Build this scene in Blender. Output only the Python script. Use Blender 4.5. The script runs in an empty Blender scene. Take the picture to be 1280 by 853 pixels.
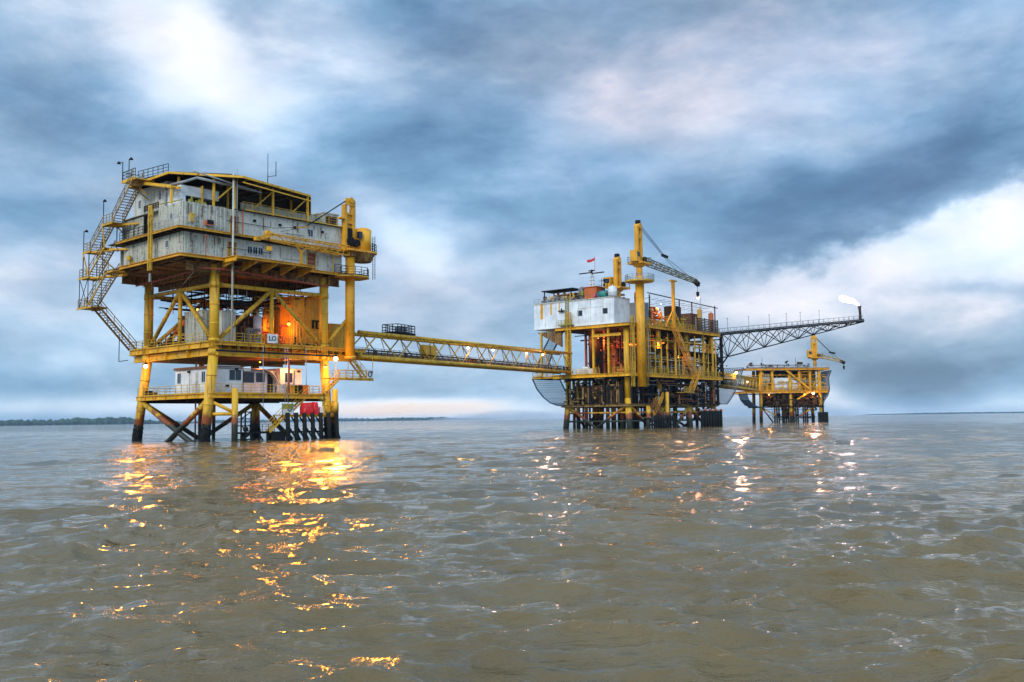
import bpy, math, random
import numpy as np
from mathutils import Vector, Matrix
R = math.radians
random.seed(11)
scene = bpy.context.scene
COL = scene.collection

# ------------------------------------------------------------------ camera
CAM_H, FPX, PITCH, ROLL = 2.2, 1200.0, math.atan(97.5 / 1200.0), math.atan(16 / 1280.0)
cam_d = bpy.data.cameras.new('camera')
cam = bpy.data.objects.new('camera', cam_d)
COL.objects.link(cam)
cam_d.sensor_width = 36
cam_d.lens = FPX / 1280.0 * 36
cam_d.clip_start, cam_d.clip_end = 0.3, 40000
_fw = Vector((0, math.cos(PITCH), math.sin(PITCH)))
_u0 = Vector((1, 0, 0)).cross(_fw)
_r = Vector((1, 0, 0)) * math.cos(ROLL) - _u0 * math.sin(ROLL)
_u = _r.cross(_fw)
cam.matrix_world = Matrix(((_r.x, _u.x, -_fw.x, 0), (_r.y, _u.y, -_fw.y, 0), (_r.z, _u.z, -_fw.z, CAM_H), (0, 0, 0, 1)))
scene.camera = cam

# ------------------------------------------------------------------ exposure
scene.view_settings.view_transform = 'Standard'
scene.view_settings.look = 'None'
scene.view_settings.exposure = 0.3
scene.view_settings.gamma = 1.0
scene.view_settings.use_curve_mapping = False

# ------------------------------------------------------------------ node helper
class NT:
    def __init__(s, tree): s.t = tree
    def n(s, typ, **kw):
        nd = s.t.nodes.new(typ)
        for k, v in kw.items():
            setattr(nd, k, v)
        return nd
    def put(s, sock, v):
        if hasattr(v, 'links'): s.t.links.new(v, sock)
        elif v is not None:
            if isinstance(v, (tuple, list)) and len(v) == 3 and sock.type == 'RGBA': v = (*v, 1)
            sock.default_value = v
    def m(s, op, a, b=None, c=None, clamp=False):
        nd = s.n('ShaderNodeMath', operation=op); nd.use_clamp = clamp
        s.put(nd.inputs[0], a)
        if b is not None: s.put(nd.inputs[1], b)
        if c is not None: s.put(nd.inputs[2], c)
        return nd.outputs[0]
    def noise(s, vec, scale, detail=4, rough=0.55, dist=0.0, col=False):
        nd = s.n('ShaderNodeTexNoise'); s.put(nd.inputs['Vector'], vec)
        nd.inputs['Scale'].default_value = scale; nd.inputs['Detail'].default_value = detail
        nd.inputs['Roughness'].default_value = rough; nd.inputs['Distortion'].default_value = dist
        return nd.outputs['Color' if col else 'Fac']
    def mapping(s, vec, sc=(1, 1, 1), rot=(0, 0, 0), loc=(0, 0, 0)):
        nd = s.n('ShaderNodeMapping'); s.put(nd.inputs['Vector'], vec)
        nd.inputs['Scale'].default_value = sc; nd.inputs['Rotation'].default_value = rot; nd.inputs['Location'].default_value = loc
        return nd.outputs[0]
    def ramp(s, fac, stops, interp='LINEAR'):
        nd = s.n('ShaderNodeValToRGB'); s.put(nd.inputs[0], fac)
        cr = nd.color_ramp; cr.interpolation = interp
        while len(cr.elements) < len(stops): cr.elements.new(0.5)
        for e, (p, c) in zip(cr.elements, stops):
            e.position = p; e.color = (*c, 1) if len(c) == 3 else c
        return nd.outputs[0]
    def mix(s, fac, a, b, blend='MIX'):
        nd = s.n('ShaderNodeMix', data_type='RGBA', blend_type=blend)
        s.put(nd.inputs[0], fac); s.put(nd.inputs[6], a); s.put(nd.inputs[7], b)
        return nd.outputs[2]
    def xyz(s, vec):
        nd = s.n('ShaderNodeSeparateXYZ'); s.put(nd.inputs[0], vec)
        return nd.outputs
    def comb(s, x, y, z):
        nd = s.n('ShaderNodeCombineXYZ')
        for i, v in enumerate((x, y, z)): s.put(nd.inputs[i], v)
        return nd.outputs[0]

# ------------------------------------------------------------------ sky
SUN_EL, SUN_AZ = R(32), R(205)      # azimuth measured from +Y clockwise: behind the camera, a little to the left
world = bpy.data.worlds.new('World'); scene.world = world; world.use_nodes = True
wt = NT(world.node_tree); wt.t.nodes.clear()
sky = wt.n('ShaderNodeTexSky', sky_type='NISHITA')
sky.sun_disc = False; sky.sun_elevation = SUN_EL; sky.sun_rotation = SUN_AZ
tc = wt.n('ShaderNodeTexCoord').outputs['Generated']
dx, dy, dz = wt.xyz(tc)
az = wt.m('ARCTAN2', dx, dy)
el = wt.m('ARCSINE', dz)
w1 = wt.noise(wt.comb(wt.m('MULTIPLY', az, 1.0), wt.m('MULTIPLY', el, 1.6), 3.1), 3.2, 3, 0.45, 0.0, True)
wx, wy, wz = wt.xyz(w1)
azw = wt.m('ADD', az, wt.m('MULTIPLY', wt.m('SUBTRACT', wx, 0.5), 0.30))
elw = wt.m('ADD', el, wt.m('MULTIPLY', wt.m('SUBTRACT', wy, 0.5), 0.17))
def azel(px, py):
    d = _fw + _r * ((px - 640) / FPX) + _u * (-(py - 426.5) / FPX)
    return math.atan2(d.x, d.y), math.asin(d.z / d.length)
# cloud masses of the real sky: centre, size (in 1/1200 rad), tilt, brightness
BLOBS = [
    (210, 40, 95, 38, -42, .34), (290, 105, 85, 42, -38, .34), (400, 60, 90, 34, -38, .20), (455, 75, 75, 40, -20, .16), (60, 40, 120, 60, 0, .20), (390, 140, 75, 40, -20, .10), (80, 230, 170, 40, 8, .08),
    (90, 130, 110, 45, 10, -.20), (560, 30, 110, 60, 0, -.14), (560, 215, 150, 60, 12, -.14), (700, 180, 110, 30, 5, -.07),
    (760, 92, 80, 45, 0, .17), (965, 165, 90, 40, -15, .15), (880, 45, 150, 40, 0, -.05), (1080, 50, 120, 60, 20, .05),
    (1120, 215, 190, 50, 22, -.20), (960, 250, 160, 34, 6, -.13), (1240, 140, 90, 60, 25, -.06), (820, 205, 110, 24, 0, -.12), (660, 290, 90, 26, 0, -.05),
    (1160, 350, 210, 50, 20, .10), (1290, 300, 120, 50, 20, .10), (930, 375, 150, 30, 10, .10), (1260, 362, 70, 9, -4, -.22), (700, 330, 120, 30, 8, .12),
    (1170, 432, 130, 26, 0, -.32), (1100, 405, 60, 30, 15, -.03), (1220, 495, 170, 16, 0, .32), (1000, 500, 120, 18, 0, .10),
    (480, 290, 50, 28, -20, .30), (530, 330, 60, 40, -20, .13), (560, 380, 130, 40, 0, -.03), (540, 450, 170, 50, 0, .08),
    (40, 345, 80, 40, 10, .12), (60, 430, 150, 40, 0, .10), (60, 508, 190, 12, 0, .34), (520, 509, 95, 9, 0, .75), (500, 515, 190, 8, 0, .30),
    (50, 290, 80, 18, 8, -.12), (100, 475, 120, 14, 0, -.10), (560, 350, 60, 20, 0, .05),
]
tot = None
for px, py, sx, sy, tilt, amt in BLOBS:
    a0, e0 = azel(px, py)
    ct, st = math.cos(R(tilt)), math.sin(R(tilt))
    vx = wt.m('SUBTRACT', azw if sy > 14 else az, a0); vy = wt.m('SUBTRACT', elw if sy > 14 else el, e0)
    ux = wt.m('ADD', wt.m('MULTIPLY', vx, ct * 1200 / sx), wt.m('MULTIPLY', vy, st * 1200 / sx))
    uy = wt.m('ADD', wt.m('MULTIPLY', vx, -st * 1200 / sy), wt.m('MULTIPLY', vy, ct * 1200 / sy))
    r2 = wt.m('ADD', wt.m('MULTIPLY', ux, ux), wt.m('MULTIPLY', uy, uy))
    g = wt.m('POWER', 2.718, wt.m('MULTIPLY', r2, -0.8))
    tot = wt.m('MULTIPLY', g, amt) if tot is None else wt.m('MULTIPLY_ADD', g, amt * (.82 if sy > 14 else 1), tot)
cv = wt.comb(wt.m('ADD', wt.m('MULTIPLY', az, .8), wt.m('MULTIPLY', azw, .2)), wt.m('MULTIPLY', wt.m('ADD', wt.m('MULTIPLY', el, .8), wt.m('MULTIPLY', elw, .2)), 2.1), 0.7)
n1 = wt.noise(wt.mapping(cv, rot=(0, 0, R(-14))), 4.4, 8, 0.54, 0.0)
n2 = wt.noise(wt.mapping(cv, sc=(1, 1.2, 1), rot=(0, 0, R(-20))), 13.0, 8, 0.62, 0.0)
# the crisp diagonal edge of the bright cloud bank on the right
(ax0, ex0), (ax1, ex1) = azel(860, 352), azel(1290, 222)
Lw = math.hypot(ax1 - ax0, ex1 - ex0); ux_, uy_ = (ax1 - ax0) / Lw, (ex1 - ex0) / Lw
w2x, w2y, _ = wt.xyz(wt.noise(wt.comb(az, wt.m('MULTIPLY', el, 1.3), 5.5), 14.0, 6, .6, 0.0, True))
ea = wt.m('ADD', az, wt.m('MULTIPLY', wt.m('SUBTRACT', w2x, .5), .10)); ee = wt.m('ADD', el, wt.m('MULTIPLY', wt.m('SUBTRACT', w2y, .5), .085))
dist_ = wt.m('ADD', wt.m('MULTIPLY', wt.m('SUBTRACT', ea, ax0), uy_), wt.m('MULTIPLY', wt.m('SUBTRACT', ee, ex0), -ux_))
along = wt.m('ADD', wt.m('MULTIPLY', wt.m('SUBTRACT', az, ax0), ux_), wt.m('MULTIPLY', wt.m('SUBTRACT', el, ex0), uy_))
def sstep(v, a, b):
    nd = wt.n('ShaderNodeMapRange', interpolation_type='SMOOTHSTEP'); wt.put(nd.inputs[0], v)
    nd.inputs[1].default_value = a; nd.inputs[2].default_value = b; return nd.outputs[0]
wedge = wt.m('MULTIPLY', wt.m('MULTIPLY', sstep(dist_, -.004, .022), wt.m('SUBTRACT', 1.0, sstep(dist_, .035, .13))), wt.m('MULTIPLY', sstep(along, -.02, .14), wt.m('SUBTRACT', 1.0, sstep(along, .55, .9))))
rim = wt.m('MULTIPLY', wt.m('MULTIPLY', sstep(dist_, -.12, -.01), wt.m('SUBTRACT', 1.0, sstep(dist_, -.012, .012))), wt.m('MULTIPLY', sstep(along, .0, .16), wt.m('SUBTRACT', 1.0, sstep(along, .5, .8))))
tot = wt.m('ADD', tot, wt.m('SUBTRACT', wt.m('MULTIPLY', wedge, .34), wt.m('MULTIPLY', rim, .10)))
lum = wt.m('ADD', wt.m('ADD', tot, 0.485), wt.m('ADD', wt.m('ADD', wt.m('MULTIPLY', wt.m('SUBTRACT', n1, 0.5), 0.28), wt.m('MULTIPLY', wt.m('SUBTRACT', sstep(n1, .40, .61), .5), .12)), wt.m('MULTIPLY', wt.m('SUBTRACT', n2, 0.5), 0.40)), clamp=True)
ccol = wt.ramp(lum, [(0.0, (.066, .130, .225)), (.20, (.112, .210, .345)), (.40, (.24, .38, .545)), (.58, (.44, .57, .735)), (.76, (.74, .82, .93)), (1.0, (.98, .99, 1.02))])
# the upper right of the overcast is a greyer violet
a1, e1 = azel(900, 60)
vg = wt.m('ADD', wt.m('POWER', wt.m('MULTIPLY', wt.m('SUBTRACT', azw, a1), 2.4), 2), wt.m('POWER', wt.m('MULTIPLY', wt.m('SUBTRACT', elw, e1), 4.2), 2))
gm = wt.m('MULTIPLY', wt.m('POWER', 2.718, wt.m('MULTIPLY', vg, -1.0)), 0.5)
hn = wt.noise(wt.comb(az, wt.m('MULTIPLY', el, 2.0), 9.0), 3.0, 3, .5)
ccol = wt.mix(wt.ramp(hn, [(.38, (0, 0, 0)), (.62, (1, 1, 1))]), wt.mix(1.0, ccol, (.84, 1.02, 1.12), 'MULTIPLY'), wt.mix(1.0, ccol, (1.05, .99, .98), 'MULTIPLY'))
ccol = wt.mix(gm, ccol, wt.mix(1.0, ccol, (1.20, .98, .95), 'MULTIPLY'))
# overcast: the dome overhead and behind the camera is brighter than the part near the horizon ahead
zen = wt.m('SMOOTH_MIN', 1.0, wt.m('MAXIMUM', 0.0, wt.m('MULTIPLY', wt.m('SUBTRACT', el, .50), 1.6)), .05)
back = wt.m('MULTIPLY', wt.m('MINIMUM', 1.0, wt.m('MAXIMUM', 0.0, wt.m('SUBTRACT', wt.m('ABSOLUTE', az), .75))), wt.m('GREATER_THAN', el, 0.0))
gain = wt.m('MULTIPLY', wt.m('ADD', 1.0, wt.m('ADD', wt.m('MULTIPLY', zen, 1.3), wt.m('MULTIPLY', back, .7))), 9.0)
warm = wt.m('MULTIPLY', wt.m('MULTIPLY', sstep(az, -.26, -.16), wt.m('SUBTRACT', 1.0, sstep(az, -.05, .02))), wt.m('MULTIPLY', sstep(el, .002, .007), wt.m('SUBTRACT', 1.0, sstep(el, .012, .024))))
ccol = wt.mix(wt.m('MULTIPLY', warm, wt.m('MULTIPLY', n2, 1.5), clamp=True), ccol, (1.0, .80, .70))
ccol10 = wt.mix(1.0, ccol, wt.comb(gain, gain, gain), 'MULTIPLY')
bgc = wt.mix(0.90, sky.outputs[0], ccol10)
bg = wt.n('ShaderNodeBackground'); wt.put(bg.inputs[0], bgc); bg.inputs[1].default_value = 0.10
wo = wt.n('ShaderNodeOutputWorld'); wt.t.links.new(bg.outputs[0], wo.inputs[0])

# ------------------------------------------------------------------ sun (soft, through the overcast)
sl = bpy.data.lights.new('sun', 'SUN'); sl.energy = 1.5; sl.angle = R(22); sl.color = (1.0, .94, .86)
so = bpy.data.objects.new('sun', sl); COL.objects.link(so)
sd = Vector((math.sin(SUN_AZ) * math.cos(SUN_EL), math.cos(SUN_AZ) * math.cos(SUN_EL), math.sin(SUN_EL)))
so.rotation_euler = sd.to_track_quat('Z', 'Y').to_euler()

# ------------------------------------------------------------------ materials
MAT = {}
def paint(name, col, rust=0.25, rough=0.5, streak=0.25, rustcol=(.13, .045, .015), bump=0.15, var=0.25, metal=0.0, scale=1.0):
    m = bpy.data.materials.new(name); m.use_nodes = True
    t = NT(m.node_tree); b = t.t.nodes['Principled BSDF']
    o = t.n('ShaderNodeTexCoord').outputs['Object']
    a = t.noise(o, 0.35 * scale, 5, 0.6)
    f = t.noise(o, 3.0 * scale, 6, 0.7)
    s = t.noise(t.mapping(o, sc=(1, 1, .09)), 2.6 * scale, 5, 0.65)
    dark = tuple(c * (1 - var) for c in col); lite = tuple(min(1, c * (1 + var * .45)) for c in col)
    c = t.mix(t.ramp(a, [(.35, (0, 0, 0)), (.65, (1, 1, 1))]), dark, lite)
    c = t.mix(t.m('MULTIPLY', t.ramp(s, [(.52, (0, 0, 0)), (.75, (1, 1, 1))]), streak), c, tuple(x * .35 for x in rustcol))
    rm = t.m('ADD', t.m('MULTIPLY', f, .55), t.m('MULTIPLY', s, .45))
    c = t.mix(t.ramp(rm, [(.64 - rust * .28, (0, 0, 0)), (.70 - rust * .22, (1, 1, 1))]), c, t.mix(f, rustcol, tuple(x * .45 for x in rustcol)))
    t.put(b.inputs['Base Color'], c)
    t.put(b.inputs['Roughness'], t.m('ADD', t.m('MULTIPLY', f, .3), rough - .1))
    b.inputs['Metallic'].default_value = metal
    if max(col) < .08: b.inputs['Specular IOR Level'].default_value = .15
    bp = t.n('ShaderNodeBump'); bp.inputs['Strength'].default_value = bump; bp.inputs['Distance'].default_value = .05
    t.put(bp.inputs['Height'], f); t.t.links.new(bp.outputs[0], b.inputs['Normal'])
    MAT[name] = m
    return m
YEL = (.78, .415, .010)
paint('yellow paint', YEL, .30, .5, .5)
paint('dull yellow paint', (.64, .375, .02), .42, .6, .5)
paint('crane yellow', (.78, .365, .008), .27, .5, .5)
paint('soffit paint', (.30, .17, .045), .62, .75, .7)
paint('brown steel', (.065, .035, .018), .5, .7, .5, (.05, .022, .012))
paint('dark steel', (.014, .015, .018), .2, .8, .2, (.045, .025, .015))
paint('grey steel', (.20, .21, .22), .3, .55, .3)
paint('galvanised', (.33, .35, .37), .2, .5, .3)
paint('grey panel', (.50, .495, .41), .42, .6, .65, (.13, .09, .035))
paint('pale panel', (.58, .57, .49), .32, .55, .55, (.16, .11, .05))
paint('white wall', (.74, .74, .72), .14, .55, .25, (.30, .19, .08))
paint('white steel', (.76, .80, .83), .14, .5, .4, (.45, .30, .05))
paint('orange paint', (.58, .13, .02), .25, .5, .3)
paint('red pipe', (.42, .07, .035), .3, .55, .3)
paint('red tarpaulin', (.75, .012, .015), 0.0, .4, .05, (.3, .01, .01), .4, .3)
paint('rust steel', (.20, .075, .03), .5, .75, .4)
paint('door red', (.19, .045, .03), .3, .6, .3)
paint('teal paint', (.02, .22, .19), .15, .5, .2)
paint('pink plastic', (.55, .10, .25), .0, .5, .1)
paint('olive steel', (.14, .115, .03), .3, .6, .3)
paint('stair paint', (.34, .21, .06), .45, .65, .5)
paint('grating', (.16, .13, .07), .4, .7, .4)
paint('olive paint', (.30, .27, .03), .25, .6, .3)
paint('black rubber', (.012, .014, .014), .1, .75, .1, (.02, .02, .016))
paint('tree green', (.035, .06, .022), .0, .9, .0, (.02, .03, .01), .3, .5, 0, .02)
paint('hazard white', (.80, .82, .82), .08, .5, .1)
paint('ink', (.012, .012, .014), .0, .5, .0)
paint('flag red', (.60, .03, .04), .0, .7, .0)
def leg_mat():
    m = bpy.data.materials.new('leg paint'); m.use_nodes = True
    t = NT(m.node_tree); b = t.t.nodes['Principled BSDF']
    o = t.n('ShaderNodeTexCoord').outputs['Object']
    z = t.xyz(t.n('ShaderNodeNewGeometry').outputs['Position'])[2]
    f = t.noise(o, 2.2, 6, .65); g = t.noise(o, .6, 4, .6); s = t.noise(t.mapping(o, sc=(1, 1, .1)), 2.5, 5, .65)
    zz = t.m('ADD', z, t.m('MULTIPLY', t.m('SUBTRACT', f, .5), .9))
    y = t.mix(g, (.64, .35, .012), (.80, .45, .015))
    y = t.mix(t.m('MULTIPLY', t.ramp(s, [(.48, (0, 0, 0)), (.66, (1, 1, 1))]), .7), y, (.10, .05, .02))
    zr = t.m('ADD', z, t.m('MULTIPLY', t.m('SUBTRACT', g, .5), 5.0))
    y = t.mix(t.ramp(t.m('MULTIPLY', zr, .1), [(.30, (1, 1, 1)), (.36, (0, 0, 0))]), y, t.mix(f, (.42, .10, .01), (.10, .03, .015)))
    y = t.mix(t.ramp(t.m('MULTIPLY', zz, .1), [(.19, (1, 1, 1)), (.215, (0, 0, 0))]), y, t.mix(f, (.010, .014, .012), (.045, .05, .03)))
    t.put(b.inputs['Base Color'], y); b.inputs['Roughness'].default_value = .6
    bp = t.n('ShaderNodeBump'); bp.inputs['Strength'].default_value = .3; bp.inputs['Distance'].default_value = .1
    t.put(bp.inputs['Height'], f); t.t.links.new(bp.outputs[0], b.inputs['Normal'])
    MAT['leg paint'] = m
leg_mat()
def simple(name, col, rough=.5, emit=None, strength=0, spec=.5, alpha=1):
    m = bpy.data.materials.new(name); m.use_nodes = True
    t = NT(m.node_tree); b = t.t.nodes['Principled BSDF']
    o = t.n('ShaderNodeTexCoord').outputs['Object']
    t.put(b.inputs['Base Color'], t.mix(t.noise(o, 2.5, 3), tuple(c * .8 for c in col), col)); b.inputs['Roughness'].default_value = rough
    if emit: b.inputs['Emission Color'].default_value = (*emit, 1); b.inputs['Emission Strength'].default_value = strength
    MAT[name] = m; return m
simple('window glass', (.015, .02, .03), .12)
simple('lamp glow orange', (.8, .4, .1), .4, (1, .36, .05), 5)
simple('lamp glow white', (.9, .85, .7), .4, (1, .70, .30), 9)
simple('flare flame', (1, .9, .8), .6, (1, .93, .88), 9)
simple('net cord', (.05, .09, .14), .8)
simple('net cord blue', (.03, .10, .20), .8)

# ------------------------------------------------------------------ mesh builder
class MB:
    def __init__(s): s.v = []; s.f = []
    def add(s, vs, fs):
        k = len(s.v); s.v += [tuple(p) for p in vs]; s.f += [tuple(i + k for i in f) for f in fs]; return s
    def box(s, x0, x1, y0, y1, z0, z1):
        return s.add([(x0, y0, z0), (x1, y0, z0), (x1, y1, z0), (x0, y1, z0), (x0, y0, z1), (x1, y0, z1), (x1, y1, z1), (x0, y1, z1)],
                     [(3, 2, 1, 0), (4, 5, 6, 7), (0, 1, 5, 4), (1, 2, 6, 5), (2, 3, 7, 6), (3, 0, 4, 7)])
    def _ax(s, p, q, up=(0, 0, 1)):
        d = (Vector(q) - Vector(p)); L = d.length; d.normalize()
        up = Vector(up)
        if abs(d.dot(up)) > .99: up = Vector((1, 0, 0))
        a = d.cross(up).normalized(); b = a.cross(d).normalized()
        return d, a, b
    def bar(s, p, q, w, h=None, up=(0, 0, 1)):
        h = h or w; d, a, b = s._ax(p, q, up); p = Vector(p); q = Vector(q)
        vs = []
        for c in (p, q):
            for i, j in ((-1, -1), (1, -1), (1, 1), (-1, 1)): vs.append(c + a * (i * w / 2) + b * (j * h / 2))
        return s.add(vs, [(0, 1, 2, 3), (7, 6, 5, 4), (0, 4, 5, 1), (1, 5, 6, 2), (2, 6, 7, 3), (3, 7, 4, 0)])
    def tube(s, p, q, r, r2=None, n=10, caps=True):
        r2 = r if r2 is None else r2; d, a, b = s._ax(p, q); p = Vector(p); q = Vector(q)
        vs = []
        for c, rr in ((p, r), (q, r2)):
            for i in range(n):
                t = 2 * math.pi * i / n; vs.append(c + a * (rr * math.cos(t)) + b * (rr * math.sin(t)))
        fs = [(i, i + n, (i + 1) % n + n, (i + 1) % n) for i in range(n)]
        if caps: fs += [tuple(range(n)), tuple(range(2 * n - 1, n - 1, -1))]
        return s.add(vs, fs)
    def path(s, pts, r, n=8):
        for p, q in zip(pts[:-1], pts[1:]): s.tube(p, q, r, n=n)
        for p in pts[1:-1]: s.ball(p, r * 1.04, 6)
        return s
    def ball(s, c, r, n=8, sz=1.0):
        vs = [(c[0], c[1], c[2] - r * sz)]; m = n // 2
        for j in range(1, m):
            ph = math.pi * j / m - math.pi / 2
            for i in range(n):
                t = 2 * math.pi * i / n
                vs.append((c[0] + r * math.cos(ph) * math.cos(t), c[1] + r * math.cos(ph) * math.sin(t), c[2] + r * sz * math.sin(ph)))
        vs.append((c[0], c[1], c[2] + r * sz)); L = len(vs) - 1
        fs = [(0, 1 + (i + 1) % n, 1 + i) for i in range(n)]
        for j in range(m - 2):
            for i in range(n):
                a = 1 + j * n + i; b_ = 1 + j * n + (i + 1) % n; fs.append((a, b_, b_ + n, a + n))
        k = 1 + (m - 2) * n
        fs += [(L, k + i, k + (i + 1) % n) for i in range(n)]
        return s.add(vs, fs)
    def prism(s, pts, z0, z1):
        n = len(pts)
        vs = [(x, y, z0) for x, y in pts] + [(x, y, z1) for x, y in pts]
        return s.add(vs, [tuple(range(n - 1, -1, -1)), tuple(range(n, 2 * n))] + [(i, (i + 1) % n, (i + 1) % n + n, i + n) for i in range(n)])
    def ibeam(s, p, q, h=.5, w=.25, t=.035):
        # an I beam hanging below the line p-q (p and q mark its top)
        p = Vector(p); q = Vector(q); z = Vector((0, 0, 1))
        s.bar(p - z * t / 2, q - z * t / 2, w, t); s.bar(p - z * (h - t / 2), q - z * (h - t / 2), w, t)
        return s.bar(p - z * h / 2, q - z * h / 2, t, h - 2 * t)
    def channel(s, p, q, out, h=.6, w=.22, t=.04):
        # edge girder: web with flanges turned to the outside
        p = Vector(p); q = Vector(q); z = Vector((0, 0, 1)); o = Vector((out[0], out[1], 0))
        s.bar(p - z * h / 2, q - z * h / 2, t, h)
        s.bar(p - z * t / 2 + o * w / 2, q - z * t / 2 + o * w / 2, w, t)
        s.bar(p - z * (h - t / 2) + o * w / 2, q - z * (h - t / 2) + o * w / 2, w, t)
        n = max(1, int((q - p).length / 2.4))
        for i in range(1, n): c = p.lerp(q, i / n) + o * w * .45; s.bar(c - z * t, c - z * (h - t), .05, w * .8, up=o)
        return s
    def rail(s, pts, h=1.1, step=1.5, r=.03, mids=2, kick=True):
        for p, q in zip(pts[:-1], pts[1:]):
            p = Vector(p); q = Vector(q); L = (q - p).length; n = max(1, round(L / step)); z = Vector((0, 0, 1))
            for i in range(n + 1):
                c = p.lerp(q, i / n); s.bar(c, c + z * h, r * 1.8)
            s.bar(p + z * h, q + z * h, r * 2)
            for k in range(1, mids + 1): s.bar(p + z * h * k / (mids + 1), q + z * h * k / (mids + 1), r * 1.5)
            if kick: s.bar(p + z * .08, q + z * .08, .03, .14)
        return s
    def corr(s, p, q, z0, z1, out, pitch=.36, dep=.06, seam=None):
        # corrugated wall sheet from p to q (xy), ribs towards out
        p = Vector((*p, 0)); q = Vector((*q, 0)); o = Vector((*out, 0)); L = (q - p).length; d = (q - p) / L
        n = max(1, round(L / pitch)); pr = []
        for i in range(n):
            b = i * L / n; w = L / n
            pr += [(b, 0), (b + w * .35, 0), (b + w * .45, dep), (b + w * .9, dep)]
        pr.append((L, 0)); vs = []
        for a, h in pr:
            c = p + d * a + o * h; vs += [(c.x, c.y, z0), (c.x, c.y, z1)]
        c1 = p - o * .08; c2 = q - o * .08
        k = len(vs); vs += [(c1.x, c1.y, z0), (c1.x, c1.y, z1), (c2.x, c2.y, z0), (c2.x, c2.y, z1)]
        fs = [(2 * i, 2 * i + 1, 2 * i + 3, 2 * i + 2) for i in range(len(pr) - 1)]
        fs.append((k, k + 1, k + 3, k + 2)); fs.append((k, 0, 1, k + 1)); fs.append((k + 2, k - 2, k - 1, k + 3))
        return s.add(vs, fs)
    def stairs(s, p, q, w=.9, out=None, r=.03, rails=True):
        # open metal flight from p (bottom) to q (top); width runs sideways
        p = Vector(p); q = Vector(q); d = Vector((q.x - p.x, q.y - p.y, 0)).normalized(); sd_ = Vector((-d.y, d.x, 0)); z = Vector((0, 0, 1))
        for k in (-1, 1):
            s.bar(p + sd_ * k * w / 2, q + sd_ * k * w / 2, .06, .26)
            if rails:
                s.bar(p + sd_ * k * w / 2 + z * 1.05, q + sd_ * k * w / 2 + z * 1.05, r * 2)
                s.bar(p + sd_ * k * w / 2 + z * .6, q + sd_ * k * w / 2 + z * .6, r * 1.5)
                n = max(2, int((q - p).length / 1.3))
                for i in range(n + 1): c = p.lerp(q, i / n) + sd_ * k * w / 2; s.bar(c, c + z * 1.05, r * 1.6)
        n = max(3, int(abs(q.z - p.z) / .27))
        for i in range(n):
            c = p.lerp(q, (i + .5) / n); s.bar(c - sd_ * w / 2, c + sd_ * w / 2, .24, .05)
        return s
    def lattice(s, p, q, w, h, w2=None, h2=None, bays=10, rc=.06, rd=.03, up=(0, 0, 1)):
        # four-chord lattice boom
        w2 = w if w2 is None else w2; h2 = h if h2 is None else h2
        d, a, b = s._ax(p, q, up); p = Vector(p); q = Vector(q)
        def st(t): return [p.lerp(q, t) + a * (i * (w + (w2 - w) * t) / 2) + b * (j * (h + (h2 - h) * t) / 2) for i, j in ((-1, -1), (1, -1), (1, 1), (-1, 1))]
        A = st(0); B = st(1)
        for i in range(4): s.tube(A[i], B[i], rc, n=6)
        for k in range(bays):
            a0 = st(k / bays); a1 = st((k + 1) / bays)
            for i in range(4):
                j = (i + 1) % 4
                s.bar(a0[i], a0[j], rd * 1.6); s.bar(a0[i], a1[j], rd * 1.6) if k % 2 else s.bar(a0[j], a1[i], rd * 1.6)
        for i in range(4): s.bar(B[i], B[(i + 1) % 4], rd * 1.6)
        return s
    def ladder(s, p, q, w=.45, cage=False, r=.03, out=(0, -1)):
        p = Vector(p); q = Vector(q); o = Vector((*out, 0)); sd_ = Vector((-o.y, o.x, 0))
        for k in (-1, 1): s.bar(p + sd_ * k * w / 2, q + sd_ * k * w / 2, r * 2)
        n = int((q - p).length / .33)
        for i in range(1, n): c = p.lerp(q, i / n); s.bar(c - sd_ * w / 2, c + sd_ * w / 2, r)
        if cage:
            n = int((q - p).length / 1.1)
            for i in range(2, n + 1):
                c = p.lerp(q, i / n); pp = [c - sd_ * w * .7, c - sd_ * w * .75 + o * .5, c + o * .8, c + sd_ * w * .75 + o * .5, c + sd_ * w * .7]
                for a, b in zip(pp[:-1], pp[1:]): s.bar(a, b, r)
            for off in (-sd_ * w * .75 + o * .5, o * .8, sd_ * w * .75 + o * .5): s.bar(p.lerp(q, 2 / n) + off, q + off, r)
        return s

class Frame:
    def __init__(s, x, y, deg): s.x, s.y, s.a = x, y, R(deg)
    def W(s, u, v, z):
        c, k = math.cos(s.a), math.sin(s.a)
        return Vector((s.x + c * u - k * v, s.y + k * u + c * v, z))
USED = {}
def mesh_obj(name, mb, mat, smooth=False, off=(0, 0, 0)):
    me = bpy.data.meshes.new(name)
    ox, oy, oz = off
    me.from_pydata([(x - ox, y - oy, z - oz) for x, y, z in mb.v], [], mb.f)
    me.materials.append(MAT[mat]); me.update()
    if smooth:
        me.polygons.foreach_set('use_smooth', [len(p.vertices) <= 4 for p in me.polygons])
    o = bpy.data.objects.new(name, me); COL.objects.link(o)
    return o
def thing(name, label, cat, F, base=(0, 0, 0), group=None):
    o = bpy.data.objects.new(name, None); COL.objects.link(o)
    o.empty_display_size = .5
    o.location = F.W(*base); o.rotation_euler = (0, 0, F.a)
    o['label'] = label; o['category'] = cat
    if group: o['group'] = group
    o['_b'] = base
    return o
def part(name, mb, mat, T, smooth=False, label=None, under=None):
    o = mesh_obj(name, mb, mat, smooth, tuple(T['_b']))
    o.parent = under or T
    if label: o['label'] = label
    return o
def single(name, label, cat, F, mb, mat, base, group=None, smooth=False):
    o = mesh_obj(name, mb, mat, smooth, base)
    o.location = F.W(*base); o.rotation_euler = (0, 0, F.a)
    o['label'] = label; o['category'] = cat
    if group: o['group'] = group
    return o
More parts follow.
